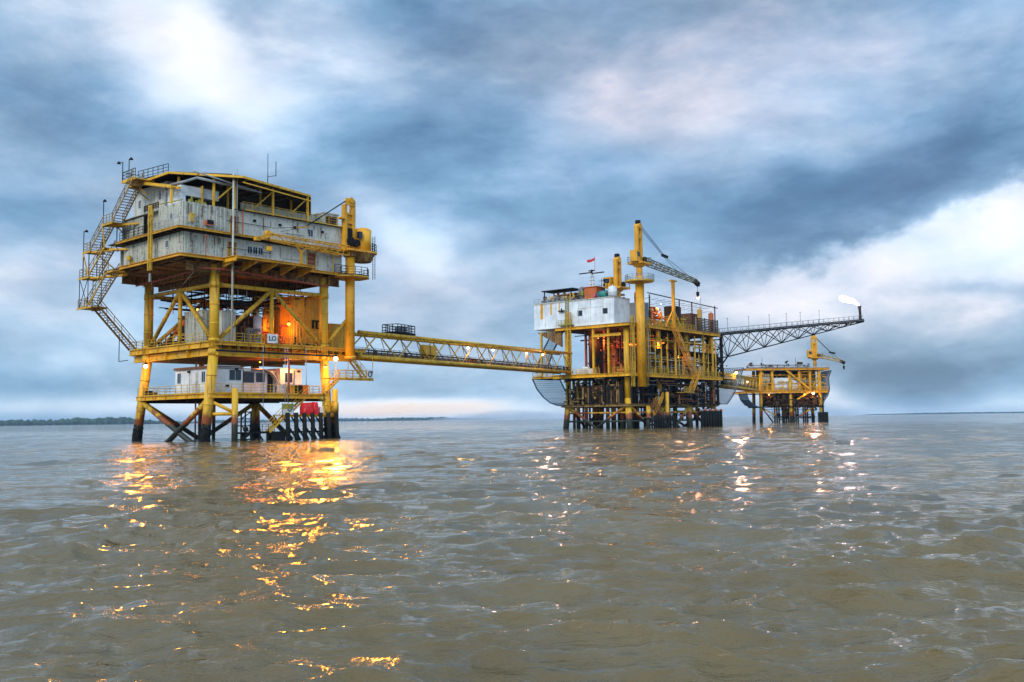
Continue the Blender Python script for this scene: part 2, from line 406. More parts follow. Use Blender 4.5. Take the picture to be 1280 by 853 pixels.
def copy_tree(o, loc, label):
    c = o.copy(); COL.objects.link(c); c.location = loc; c['label'] = label
    for ch in list(o.children):
        k = ch.copy(); COL.objects.link(k); k.parent = c
        for g in list(ch.children):
            kk = g.copy(); COL.objects.link(kk); kk.parent = k
    return c

# ------------------------------------------------------------------ sea
def build_sea():
    rs = [2.0]
    while rs[-1] < 9500:
        r = rs[-1]; rs.append(r + max(.012, min(r * r / 2900, .0095 * r)))
    rs = np.array(rs)
    fan = np.linspace(R(-37), R(37), 620)
    rest = np.linspace(R(37), R(323), 90)[1:-1]
    th = np.concatenate([fan, rest]); nt = len(th); nr = len(rs)
    T, Q = np.meshgrid(th, rs)
    X = (Q * np.sin(T)).ravel(); Y = (Q * np.cos(T)).ravel()
    dr = np.gradient(rs); DR = np.repeat(dr, nt)
    dth = np.where(np.abs(((T.ravel() + math.pi) % (2 * math.pi)) - math.pi) < R(36.9), 0.0021, 0.06)
    SP = np.maximum(DR, Q.ravel() * dth)
    rg = np.random.RandomState(5)
    Z = np.zeros_like(X); HX = np.zeros_like(X); HY = np.zeros_like(X)
    for i in range(90):
        lam = .26 * (30.0) ** (rg.rand() ** 1.15)
        k = 2 * math.pi / lam
        a0 = math.radians(262) + rg.randn() * .62
        ak = (.65 + .7 * rg.rand()) * (.045 if lam < 1.4 else (.032 if lam < 3.5 else .019))
        amp = ak / k; ph = rg.rand() * 6.283
        fade = np.clip((lam / SP - 2.0) / 1.6, 0, 1)
        cx, cy = math.cos(a0), math.sin(a0)
        arg = k * (cx * X + cy * Y) + ph
        Z += amp * fade * np.sin(arg)
        cc = -amp * fade * np.cos(arg) * .9
        HX += cc * -cx; HY += cc * -cy
    # groups of higher and lower waves
    env = .75 + .30 * np.sin(X * .11 + Y * .05 + 1) * np.sin(Y * .09 - X * .04) + .2 * np.sin(X * .31 - Y * .2 + 2)
    X = X + HX * env; Y = Y + HY * env; Z = Z * env
    co = np.stack([X, Y, Z], 1).astype(np.float32)
    co = np.vstack([co, [[0, 0, 0]]]).astype(np.float32)
    j = np.arange(nt); jn = (j + 1) % nt
    i = np.arange(nr - 1)[:, None] * nt
    quads = np.stack([i + j, i + nt + j, i + nt + jn, i + jn], 2).reshape(-1, 4)
    c = nr * nt
    tris = np.stack([np.full(nt, c), j, jn], 1)
    me = bpy.data.meshes.new('sea')
    nl = quads.size + tris.size
    me.vertices.add(len(co)); me.vertices.foreach_set('co', co.ravel())
    me.loops.add(nl); me.loops.foreach_set('vertex_index', np.concatenate([quads.ravel(), tris.ravel()]).astype(np.int32))
    nq, n3 = len(quads), len(tris)
    me.polygons.add(nq + n3)
    st = np.concatenate([np.arange(nq) * 4, nq * 4 + np.arange(n3) * 3]).astype(np.int32)
    me.polygons.foreach_set('loop_start', st)
    me.polygons.foreach_set('loop_total', np.concatenate([np.full(nq, 4), np.full(n3, 3)]).astype(np.int32))
    me.polygons.foreach_set('use_smooth', np.ones(nq + n3, dtype=bool))
    me.update(calc_edges=True); me.validate()
    m = bpy.data.materials.new('silty sea water'); m.use_nodes = True
    t = NT(m.node_tree); b = t.t.nodes['Principled BSDF']
    p = t.n('ShaderNodeNewGeometry').outputs['Position']
    big = t.noise(p, .07, 4, .55)
    mid = t.noise(p, .6, 4, .6)
    t.put(b.inputs['Base Color'], t.mix(t.ramp(t.m('ADD', t.m('MULTIPLY', big, .7), t.m('MULTIPLY', mid, .3)), [(.35, (0, 0, 0)), (.65, (1, 1, 1))]), (.100, .065, .021), (.160, .112, .045)))
    b.inputs['Roughness'].default_value = .045
    b.inputs['IOR'].default_value = 1.333
    n0 = t.noise(t.mapping(p, sc=(.55, 1, 1), rot=(0, 0, R(6))), .8, 3, .55)
    n1 = t.noise(t.mapping(p, sc=(.42, 1, 1), rot=(0, 0, R(12))), 2.8, 4, .6, .3)
    n2 = t.noise(t.mapping(p, sc=(.5, 1, 1), rot=(0, 0, R(-12))), 8.5, 4, .62, .3)
    n3 = t.noise(t.mapping(p, sc=(.6, 1, 1)), 26.0, 3, .6)
    hgt = t.m('ADD', t.m('ADD', t.m('ADD', t.m('MULTIPLY', n0, .30), t.m('MULTIPLY', t.noise(t.mapping(p, sc=(.5, 1, 1), rot=(0, 0, R(-8))), .26, 3, .55), .55)), t.m('MULTIPLY', n1, .13)), t.m('ADD', t.m('MULTIPLY', n2, .038), t.m('MULTIPLY', n3, .012)))
    bp = t.n('ShaderNodeBump'); bp.inputs['Strength'].default_value = 1.0; bp.inputs['Distance'].default_value = 1.0
    t.put(bp.inputs['Height'], hgt); t.t.links.new(bp.outputs[0], b.inputs['Normal'])
    me.materials.append(m)
    o = bpy.data.objects.new('sea', me); COL.objects.link(o); o['kind'] = 'structure'
build_sea()

# ------------------------------------------------------------------ far shore: a wooded coast some kilometres off
def far_shore(name, az0, az1, dist, hmul, seed):
    rg = random.Random(seed); mb = MB()
    n = int((az1 - az0) * dist / 8)
    for i in range(n):
        a = R(0) + az0 + (az1 - az0) * (i + rg.random()) / n
        env = .85 + .10 * math.sin(a * 23 + seed) + .08 * math.sin(a * 61 + 1) + .07 * math.sin(a * 143)
        env *= min(1, (i + 4) / 40, (n - i + 4) / 40)
        d = dist + rg.uniform(0, 260)
        h = (15 * env + rg.uniform(0, 6)) * hmul; w = rg.uniform(12, 24)
        x, y = d * math.sin(a), d * math.cos(a)
        k = 9 if rg.random() < .2 else 7
        mb.ball((x, y, h * .45), w * .75, k if k % 2 == 0 else 8, h * .62 / (w * .75))
        if rg.random() < .5: mb.ball((x + rg.uniform(-8, 8), y, h * .8), w * .35, 6, h * .35 / (w * .35))
    o = mesh_obj(name, mb, 'tree green', False); o['kind'] = 'stuff'; o['label'] = 'low wooded shoreline far across the water'; o['category'] = 'forest'
    return o
fs1 = far_shore('far_forest', R(-31), R(-18.5), 4300, 1.6, 3)
fs1['label'] = 'low wooded shore on the horizon left of the nearest platform'
fs3 = far_shore('far_forest', R(-19.5), R(-1), 6800, 1.15, 5)
fs3['label'] = 'faint low wooded shore on the horizon right of the nearest platform'
fs2 = far_shore('far_forest', R(20), R(33), 7600, .55, 9)
fs2['label'] = 'thin faint wooded shore at the right end of the horizon'

# ------------------------------------------------------------------ haze
def haze():
    mb = MB().box(-8800, 8800, -8800, 8800, -2.0, 50)
    me = bpy.data.meshes.new('haze'); me.from_pydata(mb.v, [], mb.f)
    m = bpy.data.materials.new('haze air'); m.use_nodes = True
    t = m.node_tree; t.nodes.clear()
    v = t.nodes.new('ShaderNodeVolumePrincipled'); v.inputs['Color'].default_value = (.55, .78, 1, 1); v.inputs['Density'].default_value = HAZE
    v.inputs['Anisotropy'].default_value = 0.0
    o_ = t.nodes.new('ShaderNodeOutputMaterial'); t.links.new(v.outputs[0], o_.inputs['Volume'])
    me.materials.append(m); o = bpy.data.objects.new('haze', me); COL.objects.link(o); o['kind'] = 'stuff'
HAZE = 0.00006
haze()

# ------------------------------------------------------------------ thin steam drifting over the water far behind the platforms
def steam():
    mb = MB(); rg = random.Random(6)
    for i, (px, w, h) in enumerate(((600, 60, 9), (640, 75, 14), (672, 60, 12), (565, 50, 6))):
        a, e = azel(px, 524); D = 1500 + i * 130
        mb = MB().ball((D * math.sin(a), D * math.cos(a), h * .3), w, 20, h / w)
        me = bpy.data.meshes.new('steam'); me.from_pydata(mb.v, [], mb.f)
        if 'steam' not in MAT:
            m = bpy.data.materials.new('steam'); m.use_nodes = True; t = m.node_tree; t.nodes.clear()
            v = t.nodes.new('ShaderNodeVolumePrincipled'); v.inputs['Color'].default_value = (.9, .93, 1, 1); v.inputs['Density'].default_value = .006
            o_ = t.nodes.new('ShaderNodeOutputMaterial'); t.links.new(v.outputs[0], o_.inputs['Volume']); MAT['steam'] = m
        me.materials.append(MAT['steam']); me.update()
        o = bpy.data.objects.new('steam', me); COL.objects.link(o); o['kind'] = 'stuff'; o['label'] = 'thin pale steam drifting low over the far water'
steam()

# =================================================================== nearest platform
F1 = Frame(-34.577, 111.0, 48)
S = 15.6                                # leg spacing
ZD, ZL, ZQ, Z2, Z3 = 11.6, 5.6, 21.25, 24.35, 27.35
ND = (0, -1)                            # outward of the front face (towards -v)
T = thing('oil_platform', 'nearest yellow steel jacket platform with a boxy main deck on four splayed legs', 'platform', F1, (S / 2, S / 2, 0))
legs = {'A': ((0, 0), (-.95, .15)), 'B': ((0, S), (-.55, 1.5)), 'C': ((S, 0), (.4, -.75)), 'D': ((S, S), (.7, .6))}
def lp(k, z):                            # centre of a leg at height z (battered below the main deck)
    (u, v), (du, dv) = legs[k]
    f = max(0, (10.5 - z) / 10.5)
    return (u + du * f, v + dv * f, z)
for k in legs:
    m = MB().tube(lp(k, -2.5), lp(k, 10.5), .56, n=20).tube(lp(k, 10.4), lp(k, 20.6), .56, n=20).tube(lp(k, 10.0), lp(k, 10.7), .66, n=20)
    m.tube(lp(k, 17.9), lp(k, 18.6), .62, n=20).tube(lp(k, 11.62), lp(k, 11.95), .66, n=20)
    for z in (4.2, 7.6, 13.6, 15.9): a_, b_ = lp(k, z), lp(k, z + .16); m.tube(a_, b_, .60, n=20)
    lg = part('leg', m, 'leg paint', T, True)
    rg = random.Random(ord(k)); gm_ = MB().tube(lp(k, -1), lp(k, 1.5), .58, n=20)
    for i in range(150):
        z = rg.triangular(-.4, 2.3, .2); a = rg.uniform(0, 6.283); c = lp(k, z)
        gm_.ball((c[0] + .55 * math.cos(a), c[1] + .55 * math.sin(a), z), rg.uniform(.05, .15), 6)
    part('marine_growth', gm_, 'black rubber', T, under=lg)
def collared(p, q, r, n=12):
    # a tube with weld collars near its ends and one girth band
    m = MB().tube(p, q, r, n=n); P_, Q_ = Vector(p), Vector(q); L = (Q_ - P_).length
    for f in (.9 / L, 1 - .9 / L, .5): c = P_.lerp(Q_, f); d_ = (Q_ - P_).normalized() * .09; m.tube(c - d_, c + d_, r * 1.14, n=n)
    return m
def brace(p, q, r=.27, mat='dull yellow paint', n=12): part('brace', collared(p, q, r, n), mat, T, True)
# upper framing between main deck and quarters
ZB = 18.3
for a, b in (('A', 'B'), ('A', 'C'), ('B', 'D'), ('C', 'D')):
    pa, pb = lp(a, ZB), lp(b, ZB); brace(pa, pb, .26)
    mid = ((pa[0] + pb[0]) / 2, (pa[1] + pb[1]) / 2)
    brace((*mid, ZB - .1), (*mid, ZD), .24, 'yellow paint')
    for e in (a, b):
        q = lp(e, ZD + .4); d = (q[0] - mid[0], q[1] - mid[1])
        brace((mid[0] + d[0] * .03, mid[1] + d[1] * .03, ZB - .2), (mid[0] + d[0] * .93, mid[1] + d[1] * .93, ZD + .3), .25)
brace((18.7, -.6, 15.2), (15.9, .3, ZD + .2), .25)
# lower bracing
brace(lp('A', 4.9), (-.9, 9.6, -.6), .33, 'leg paint'); brace(lp('B', 4.9), (-.7, 2.3, -.6), .33, 'leg paint')
brace(lp('D', 4.9), (16.4, 7.2, -.6), .33, 'leg paint'); brace(lp('D', 4.9), (7.0, 16.4, -.6), .3, 'leg paint'); brace(lp('B', 4.9), (9.0, 16.5, -.6), .3, 'leg paint')
# main deck
part('deck', MB().box(-.3, 20.8, -.4, 19.6, ZD - .12, ZD), 'grating', T)
m = MB()
m.channel((-.45, -.4, ZD), (-.45, 19.6, ZD), (-1, 0), .68).channel((-.3, -.55, ZD), (16.9, -.55, ZD), (0, -1), .42)
m.channel((16.9, -.55, ZD), (22.0, -.55, ZD), (0, -1), .42).channel((-.3, 19.7, ZD), (20.8, 19.7, ZD), (0, 1), .68).channel((20.9, -.4, ZD), (20.9, 19.6, ZD), (1, 0), .68)
part('edge_girder', m, 'yellow paint', T)
m = MB()
for u in np.arange(.6, 20.5, 1.25): m.ibeam((u, -.5, ZD - .44), (u, 19.5, ZD - .44), .34, .22)
part('joists', m, 'dull yellow paint', T)
m = MB()
for v in (0, 5.2, 10.4, S): m.ibeam((-.5, v, ZD - .80), (20.2, v, ZD - .80), .85, .4, .06)
for u in (0, S): m.ibeam((u, -.9, ZD - .80), (u, 19.2, ZD - .80), .8, .4, .06)
part('girder', m, 'yellow paint', T)
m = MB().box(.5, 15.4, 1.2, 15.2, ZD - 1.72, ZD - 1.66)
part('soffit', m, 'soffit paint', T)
for pts in (((-.35, -.35), (-.35, 19.5)), ((-.35, -.35), (6.6, -.35)), ((8.6, -.35), (16.8, -.35)), ((-.35, 19.5), (20.7, 19.5)), ((20.7, 2.0), (20.7, 19.5))):
    part('railing', MB().rail([(*pts[0], ZD), (*pts[1], ZD)], 1.1, 1.5), 'dull yellow paint', T)
# bracket at the far left corner
m = MB().path([(-.5, 19.9, 10.4), (-.9, 21.6, 10.3), (-.9, 21.6, 13.8)], .05, 6); part('bent_pipe', m, 'dark steel', T)
# lower deck
part('deck', MB().box(-.6, 16.2, -.5, 17.2, ZL - .1, ZL), 'grating', T, label='lower deck')
m = MB()
m.channel((-.65, -.5, ZL), (-.65, 17.2, ZL), (-1, 0), .55).channel((-.6, -.62, ZL), (16.2, -.62, ZL), (0, -1), .55)
m.channel((-.6, 17.3, ZL), (16.2, 17.3, ZL), (0, 1), .55).channel((16.3, -.5, ZL), (16.3, 17.2, ZL), (1, 0), .55)
part('edge_girder', m, 'yellow paint', T)
m = MB()
for u in np.arange(.4, 16, 1.3): m.ibeam((u, -.45, ZL - .11), (u, 17.1, ZL - .11), .45, .2)
for v in (.2, 5.2, 10.4, S): m.ibeam((-.5, v, ZL - .57), (16.1, v, ZL - .57), .3, .25)
part('joists', m, 'brown steel', T)
for pts in (((-.5, -.4), (-.5, 17.1)), ((-.5, -.4), (11.4, -.4)), ((-.5, 17.1), (16.1, 17.1)), ((16.1, 1.6), (16.1, 17.1)), ((13.2, -.4), (16.1, -.4))):
    part('railing', MB().rail([(*pts[0], ZL), (*pts[1], ZL)], 1.1, 1.3), 'dull yellow paint', T)
# fender piles beside the legs
m = MB().tube((1.9, -1.5, -2), (1.9, -1.5, 6.0), .36, n=14).ball((1.9, -1.5, 6.0), .36, 12, .6)
fp = part('fender_pile', m, 'leg paint', T, True)
part('strut', MB().tube(lp('A', 3.2), (1.9, -1.5, 3.2), .2, n=8).tube(lp('A', 4.8), (1.9, -1.5, 3.3), .2, n=8), 'yellow paint', T, True)
m = MB().tube((16.5, -1.2, -2), (16.5, -1.2, 6.3), .36, n=14).tube((16.5, -1.2, 3.3), (16.5, -1.2, 4.6), .47, n=14)
part('fender_pile', m, 'leg paint', T, True)
part('strut', MB().tube(lp('C', 4.2), (16.5, -1.2, 4.2), .2, n=8), 'yellow paint', T, True)
# conductors going down under the middle of the platform
for (u, v, r) in ((6.9, 14.6, .34), (8.3, 13.8, .22), (3.2, 9.5, .1)):
    part('conductor_pipe', MB().tube((u, v, -2), (u, v, ZD - 1.7), r, n=12), 'leg paint', T, True)
# quarters support girders
m = MB()
for v in (0, S): m.ibeam((-3.6, v, ZQ - .5), (18.0, v, ZQ - .5), 1.1, .45, .06)
for u in (0, S): m.ibeam((u, -1.2, ZQ - .5), (u, 17.0, ZQ - .5), 1.1, .45, .06)
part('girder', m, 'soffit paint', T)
# plate girder seen under the quarters between the left legs
m = MB().box(.9, 1.0, .6, 15.0, 18.9, 20.2)
for v in np.arange(.9, 15, .75): m.box(.78, .9, v - .03, v + .03, 18.9, 20.2)
part('plate_girder', m, 'soffit paint', T)
# service pipes below the quarters
def pipe(name, pts, r, mat, label=None): part(name, MB().path(pts, r, 8), mat, T, True, label)
pipe('pipe', [(-2.3, 14.5, 19.35), (-2.0, 8, 19.6), (-2.0, -.9, 19.9), (1.1, -1.6, 19.9), (15.4, -1.2, 19.3)], .10, 'red pipe', 'long red fire water pipe under the quarters')
pipe('pipe', [(-1.6, 1.6, 20.0), (1.6, 11, 19.0)], .06, 'grey panel')
pipe('pipe', [(-2.4, 10.5, 20.2), (.2, 15.2, 18.6)], .06, 'grey panel')
for u in (2.2, 3.4, 4.6): pipe('hanger', [(u, .5, 18.1), (u, .5, 16.9), (u + .25, .5, 16.8)], .045, 'galvanised')
pipe('riser_pipe', [(1.25, -1.75, 31.3), (1.25, -1.75, 11.7)], .13, 'grey panel', 'tall pale riser pipe in front of the near leg')
pipe('riser_pipe', [(1.75, -1.75, 32.0), (1.75, -1.75, 24.0)], .05, 'galvanised')
pipe('pipe', [(-3.2, -.4, 31.1), (4.9, -2.0, 29.6)], .09, 'galvanised')
for u, z0 in ((9.1, 4.0), (9.5, 4.0), (12.2, 6.4), (6.0, 4.0)): pipe('hose', [(u, -.95, ZD - .3), (u + .03, -1.0, z0)], .04, 'galvanised')
pipe('riser_pipe', [(8.9, -.3, 9.8), (9.9, -.3, 10.0), (10.1, -.3, 9.7), (10.1, -.3, 5.7)], .16, 'red pipe')
# jumble of dark cable trays and pipes just below the quarters
m = MB(); rg = random.Random(4)
for i in range(34):
    v = rg.uniform(.6, 15); z = rg.uniform(16.3, 18.6); u0 = rg.uniform(.5, 10)
    m.bar((u0, v, z), (u0 + rg.uniform(3, 9), v + rg.uniform(-.3, .3), z), rg.uniform(.08, .55), rg.uniform(.05, .22))
for i in range(40):
    u = rg.uniform(.6, 15.3); z = rg.uniform(16.6, 18.7); v0 = rg.uniform(.5, 9)
    m.bar((u, v0, z), (u, v0 + rg.uniform(3, 6), z), rg.uniform(.06, .4), rg.uniform(.05, .18))
for i in range(40):
    u, v = rg.uniform(.8, 15), rg.uniform(.8, 15); m.bar((u, v, rg.uniform(15.6, 17)), (u, v, 19.8), .06)
part('cable_trays', m, 'dark steel', T)
# hanging service platform under the main deck at the right, with its stair
m = MB().box(15.8, 23.4, -.5, .9, 7.62, 7.72).channel((15.8, -.5, 7.72), (23.4, -.5, 7.72), (0, -1), .24, .1)
part('hanging_platform', m, 'dull yellow paint', T)
m = MB().rail([(17.6, -.45, 7.72), (23.35, -.45, 7.72)], 1.1, 1.2).rail([(17.6, .85, 7.72), (23.35, .85, 7.72)], 1.1, 1.2)
for u in (17.2, 19.2, 23.3): m.bar((u, -.45, 7.7), (u, -.45, 10.7), .07)
m.bar((23.3, .85, 7.7), (21.3, .85, 10.4), .07)
part('railing', m, 'dull yellow paint', T)
part('stair', MB().stairs((22.5, .1, 7.7), (19.4, .1, 10.8), .8), 'dull yellow paint', T)
part('stair', MB().stairs((14.9, -.9, 5.6), (17.3, -.9, 7.7), .7), 'dull yellow paint', T)

# ---- accommodation block
Q = thing('accommodation_block', 'weathered grey two storey living quarters block with a yellow canopy roof on the nearest platform', 'building', F1, (7, 7, ZQ))
part('deck', MB().box(-5.2, 18.6, -1.4, 16.8, ZQ - .12, ZQ).box(.3, 11.2, -3.9, -1.4, ZQ - .12, ZQ), 'grating', Q)
m = MB().channel((-5.2, -1.4, ZQ), (-5.2, 13.0, ZQ), (-1, 0), .38).channel((-5.2, -1.5, ZQ), (.3, -1.5, ZQ), (0, -1), .38)
m.channel((.3, -4.0, ZQ), (11.2, -4.0, ZQ), (0, -1), .30).channel((.3, -1.4, ZQ), (.3, -4.0, ZQ), (-1, 0), .6).channel((11.2, -1.4, ZQ), (18.6, -1.4, ZQ), (0, -1), .35)
m.channel((18.7, -1.4, ZQ), (18.7, 16.8, ZQ), (1, 0), .38).channel((-5.2, 16.9, ZQ), (18.6, 16.9, ZQ), (0, 1), .38)
part('edge_girder', m, 'yellow paint', Q)
m = MB()
for u in (.45, 3.1, 5.8, 8.4, 11.0):           # tapered cantilever brackets under the step out
    m.add([(u - .12, -.9, ZQ - .15), (u + .12, -.9, ZQ - .15), (u + .12, -3.9, ZQ - .15), (u - .12, -3.9, ZQ - .15),
           (u - .12, -.9, ZQ - 1.15), (u + .12, -.9, ZQ - 1.15), (u + .12, -3.9, ZQ - .5), (u - .12, -3.9, ZQ - .5)],
          [(0, 1, 2, 3), (7, 6, 5, 4), (0, 4, 5, 1), (1, 5, 6, 2), (2, 6, 7, 3), (3, 7, 4, 0)])
part('bracket', m, 'dull yellow paint', Q)
m = MB()
for u in np.arange(-4.6, 18.4, 1.9): m.ibeam((u, -1.3, ZQ - .13), (u, 16.7, ZQ - .13), .42, .2)
for v in (1.0, 5.0, 8.0, 12.0): m.ibeam((-5.0, v, ZQ - .13), (18.4, v, ZQ - .13), .6, .25)
part('joists', m, 'soffit paint', Q)
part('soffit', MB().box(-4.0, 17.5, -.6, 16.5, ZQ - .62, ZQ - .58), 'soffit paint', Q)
def wall(mb_list, mat='grey panel', label=None):
    m = MB()
    for a in mb_list: m.corr(*a)
    return part('wall', m, mat, Q, label=label)
w1 = wall([((-4.4, 13.6), (-4.4, -.6), ZQ + .0, Z2 - .45, (-1, 0)), ((-4.4, -.6), (.6, -.6), ZQ, Z2 - .45, (0, -1))])
w1b = wall([((.6, -.6), (18.0, -.6), ZQ, Z2 - .45, (0, -1), .9, .025)], 'pale panel')
wall([((18.0, -.6), (18.0, 14.5), ZQ, Z2 - .45, (1, 0)), ((18.0, 14.5), (-4.4, 14.5), ZQ, Z2 - .45, (0, 1))])
part('deck', MB().box(-5.3, 18.3, -1.3, 16.0, Z2 - .1, Z2), 'grating', Q, label='upper storey walkway')
m = MB().channel((-5.35, -1.3, Z2), (-5.35, 13.6, Z2), (-1, 0), .26, .14).channel((-5.3, -1.4, Z2), (18.3, -1.4, Z2), (0, -1), .26, .14).channel((18.4, -1.3, Z2), (18.4, 16, Z2), (1, 0), .26, .14)
part('edge_girder', m, 'yellow paint', Q)
m = MB()
for v in np.arange(-.6, 13, 1.3): m.bar((-5.25, v, Z2 - .2), (-4.4, v, Z2 - .2), .08, .2)
for u in np.arange(-4, 18, 1.6): m.bar((u, -1.3, Z2 - .2), (u, -.6, Z2 - .2), .08, .2)
m.bar((-4.75, -.6, Z2 - .36), (-4.75, 13, Z2 - .36), .1).bar((-4.4, -1.0, Z2 - .36), (17.9, -1.0, Z2 - .36), .1)
part('bracket', m, 'brown steel', Q)
w2 = wall([((-4.5, 5.0), (-4.5, -.7), Z2, Z3, (-1, 0), .5, .07), ((-4.5, -.7), (1.0, -.7), Z2, Z3, (0, -1), .5, .07), ((-4.2, 13.4), (-4.2, 9.2), Z2, Z3 - .3, (-1, 0)), ((-3.7, 9.2), (-3.7, 5.0), Z2, Z3 + .3, (-1, 0))])
w2b = wall([((1.0, -.7), (18.0, -.7), Z2, Z3 - .05, (0, -1), 1.1, .02)], 'pale panel')
wall([((18.0, -.7), (18.0, 14), Z2, Z3, (1, 0)), ((18.0, 14), (-4.5, 14), Z2, Z3, (0, 1))])
part('roof_slab', MB().box(-4.4, 17.9, -.6, 13.9, Z3 - .12, Z3 - .04), 'grey panel', Q)
m = MB().bar((2.2, -.85, Z3 + .02), (18.1, -.85, Z3 + .02), .25, .12); part('gutter', m, 'dark steel', Q)
# railings
part('railing', MB().rail([(-5.25, 13.0, Z2), (-5.25, 4.9, Z2)], 1.1, 1.2), 'dark steel', Q)
part('railing', MB().rail([(-5.25, 4.9, Z2), (-5.25, -1.25, Z2), (.8, -1.25, Z2)], 1.0, 1.4, .022, 1, False), 'galvanised', Q)
part('railing', MB().rail([(2.9, -1.2, Z3), (18.0, -1.2, Z3)], 1.0, 1.3, .022), 'dull yellow paint', Q)
part('railing', MB().rail([(16.3, -1.3, ZQ), (18.6, -1.3, ZQ)], 1.1, 1.2), 'dark steel', Q)
part('railing', MB().rail([(.35, -1.4, ZQ), (.35, -3.9, ZQ)], .9, 1.3, .02, 1, False), 'dull yellow paint', Q)
# orange-yellow column up the left face
m = MB().box(-5.5, -5.25, 4.75, 4.95, 19.9, 27.6).box(-5.5, -5.25, 5.3, 5.5, 19.9, 27.6)
for z in np.arange(20.2, 27.6, .9): m.box(-5.44, -5.3, 4.95, 5.3, z, z + .1)
part('column', m, 'dull yellow paint', Q)
part('pipe', MB().path([(-5.3, 5.2, 19.6), (-5.3, 5.2, 18.6)], .14), 'galvanised', Q)
# doors and windows of the front
def door(u, v, z, w=.95, h=2.0, mat='door red', face='v'):
    m = MB().box(u, u + w, v - .05, v + .03, z, z + h)
    d = part('door', m, mat, Q)
    f = MB().box(u - .07, u, v - .08, v, z, z + h + .07).box(u + w, u + w + .07, v - .08, v, z, z + h + .07).box(u, u + w, v - .08, v, z + h, z + h + .07)
    for k in range(1, 4): f.box(u, u + w, v - .075, v - .055, z + h * k / 4 - .02, z + h * k / 4 + .02)
    part('frame', f, 'dull yellow paint', Q, under=d)
def window(u, v, z, w=.8, h=.7, n=1, T_=None, face='v', fm='white steel'):
    T_ = T_ or Q; m = MB(); f = MB()
    for i in range(n):
        a = u + i * (w + .12)
        if face == 'v':
            m.box(a, a + w, v - .035, v, z, z + h)
            f.box(a - .05, a, v - .06, v, z - .05, z + h + .05).box(a + w, a + w + .05, v - .06, v, z - .05, z + h + .05).box(a, a + w, v - .06, v, z - .05, z).box(a, a + w, v - .06, v, z + h, z + h + .05)
            f.box(a + w / 2 - .015, a + w / 2 + .015, v - .05, v - .037, z, z + h)
        else:
            m.box(v - .035, v, a, a + w, z, z + h)
            f.box(v - .06, v, a - .05, a, z - .05, z + h + .05).box(v - .06, v, a + w, a + w + .05, z - .05, z + h + .05).box(v - .06, v, a, a + w, z - .05, z).box(v - .06, v, a, a + w, z + h, z + h + .05)
            f.box(v - .05, v - .037, a + w / 2 - .015, a + w / 2 + .015, z, z + h)
    w_ = part('window', m, 'window glass', T_); part('frame', f, fm, T_, under=w_)
door(1.5, -.74, Z2 + .05, 1.0, 2.1); door(1.3, -.66, ZQ + .05, 1.0, 2.1); door(12.55, -.64, ZQ + .05, 1.2, 2.2)
window(3.9, -.64, ZQ + 1.1, .62, .85, 3); window(12.6, -.72, Z2 + 1.2, .7, .9); window(1.5, -4.56, Z2 + 1.2, .5, .7, 1, None, 'u'); window(7.4, -3.78, Z2 + 1.3, .5, .6, 1, None, 'u')
window(2.6, -4.46, ZQ + 1.2, .6, .8, 1, None, 'u')
part('drainpipe', MB().path([(3.05, -.95, Z3), (3.05, -.95, Z2)], .08), 'orange paint', Q)
part('drainpipe', MB().path([(16.3, -.95, Z2 - .3), (16.3, -.95, ZQ)], .07), 'dull yellow paint', Q)
m = MB().box(-1.9, -.9, -1.25, -.7, Z2 + .55, Z2 + 1.1); ac = part('air_conditioner', m, 'orange paint', Q)
part('grille', MB().box(-1.8, -1.0, -1.28, -1.26, Z2 + .65, Z2 + 1.15), 'dark steel', Q, under=ac)
part('fire_extinguisher_box', MB().box(-3.75, -3.25, -1.0, -.77, Z2 + .7, Z2 + 1.7), 'dull yellow paint', Q)
part('flood_light', MB().path([(-2.1, -1.55, ZQ - .1), (-2.1, -1.55, ZQ + 2.1)], .05, 6).ball((-2.1, -1.55, ZQ + 2.2), .16, 8), 'red pipe', Q)
part('wall_light', MB().tube((-4.9, 11.2, ZQ + .6), (-4.9, 11.2, ZQ + 1.2), .28, n=10).box(-4.7, -4.3, 10.9, 11.5, ZQ + .3, ZQ + .6), 'dull yellow paint', Q)
# third level: cabin at the left end, container, long parapet wall, cabin at the right end
m = MB().corr((-3.3, 13.6), (-3.3, 5.2), Z3 + .1, 30.9, (-1, 0), 1.3, .03).corr((-3.3, 5.2), (-1.0, 5.2), Z3 + .1, 30.2, (0, -1), .5, .05).box(-3.2, 3, 5.3, 13.5, 30.2, 30.9)
c3 = part('wall', m, 'pale panel', Q, label='top cabin wall below the roof platform')
window(6.6, -3.3, 28.9, .6, 1.1, 1, None, 'u'); window(11.6, -3.3, 28.6, .6, 1.0, 1, None, 'u')
m = MB().corr((-1.0, 5.15), (-1.0, 1.2), Z3 + .1, 30.0, (-1, 0), .6, .05); part('wall', m, 'dull yellow paint', Q)
m = MB().box(-3.6, 1.3, 1.5, 4.6, Z3 + 1.25, 29.75).box(-3.6, -3.0, 1.5, 4.6, Z3, Z3 + 1.25).box(-3.0, 1.3, 4.4, 4.6, Z3, Z3 + 1.25)
part('container', m, 'white steel', Q)
m = MB().box(-2.9, -2.0, 1.7, 2.4, Z3, Z3 + 1.2).box(-1.7, -.4, 1.9, 2.6, Z3, Z3 + .9).box(0, .7, 1.8, 2.3, Z3, Z3 + 1.1)
part('stored_crates', m, 'dark steel', Q)
m = MB().corr((5.0, 2.6), (16.8, 2.6), Z3 - .05, 29.2, (0, -1), .6, .04).box(5.0, 16.8, 2.7, 2.8, Z3, 29.2); part('wall', m, 'pale panel', Q, label='pale parapet wall under the canopy')
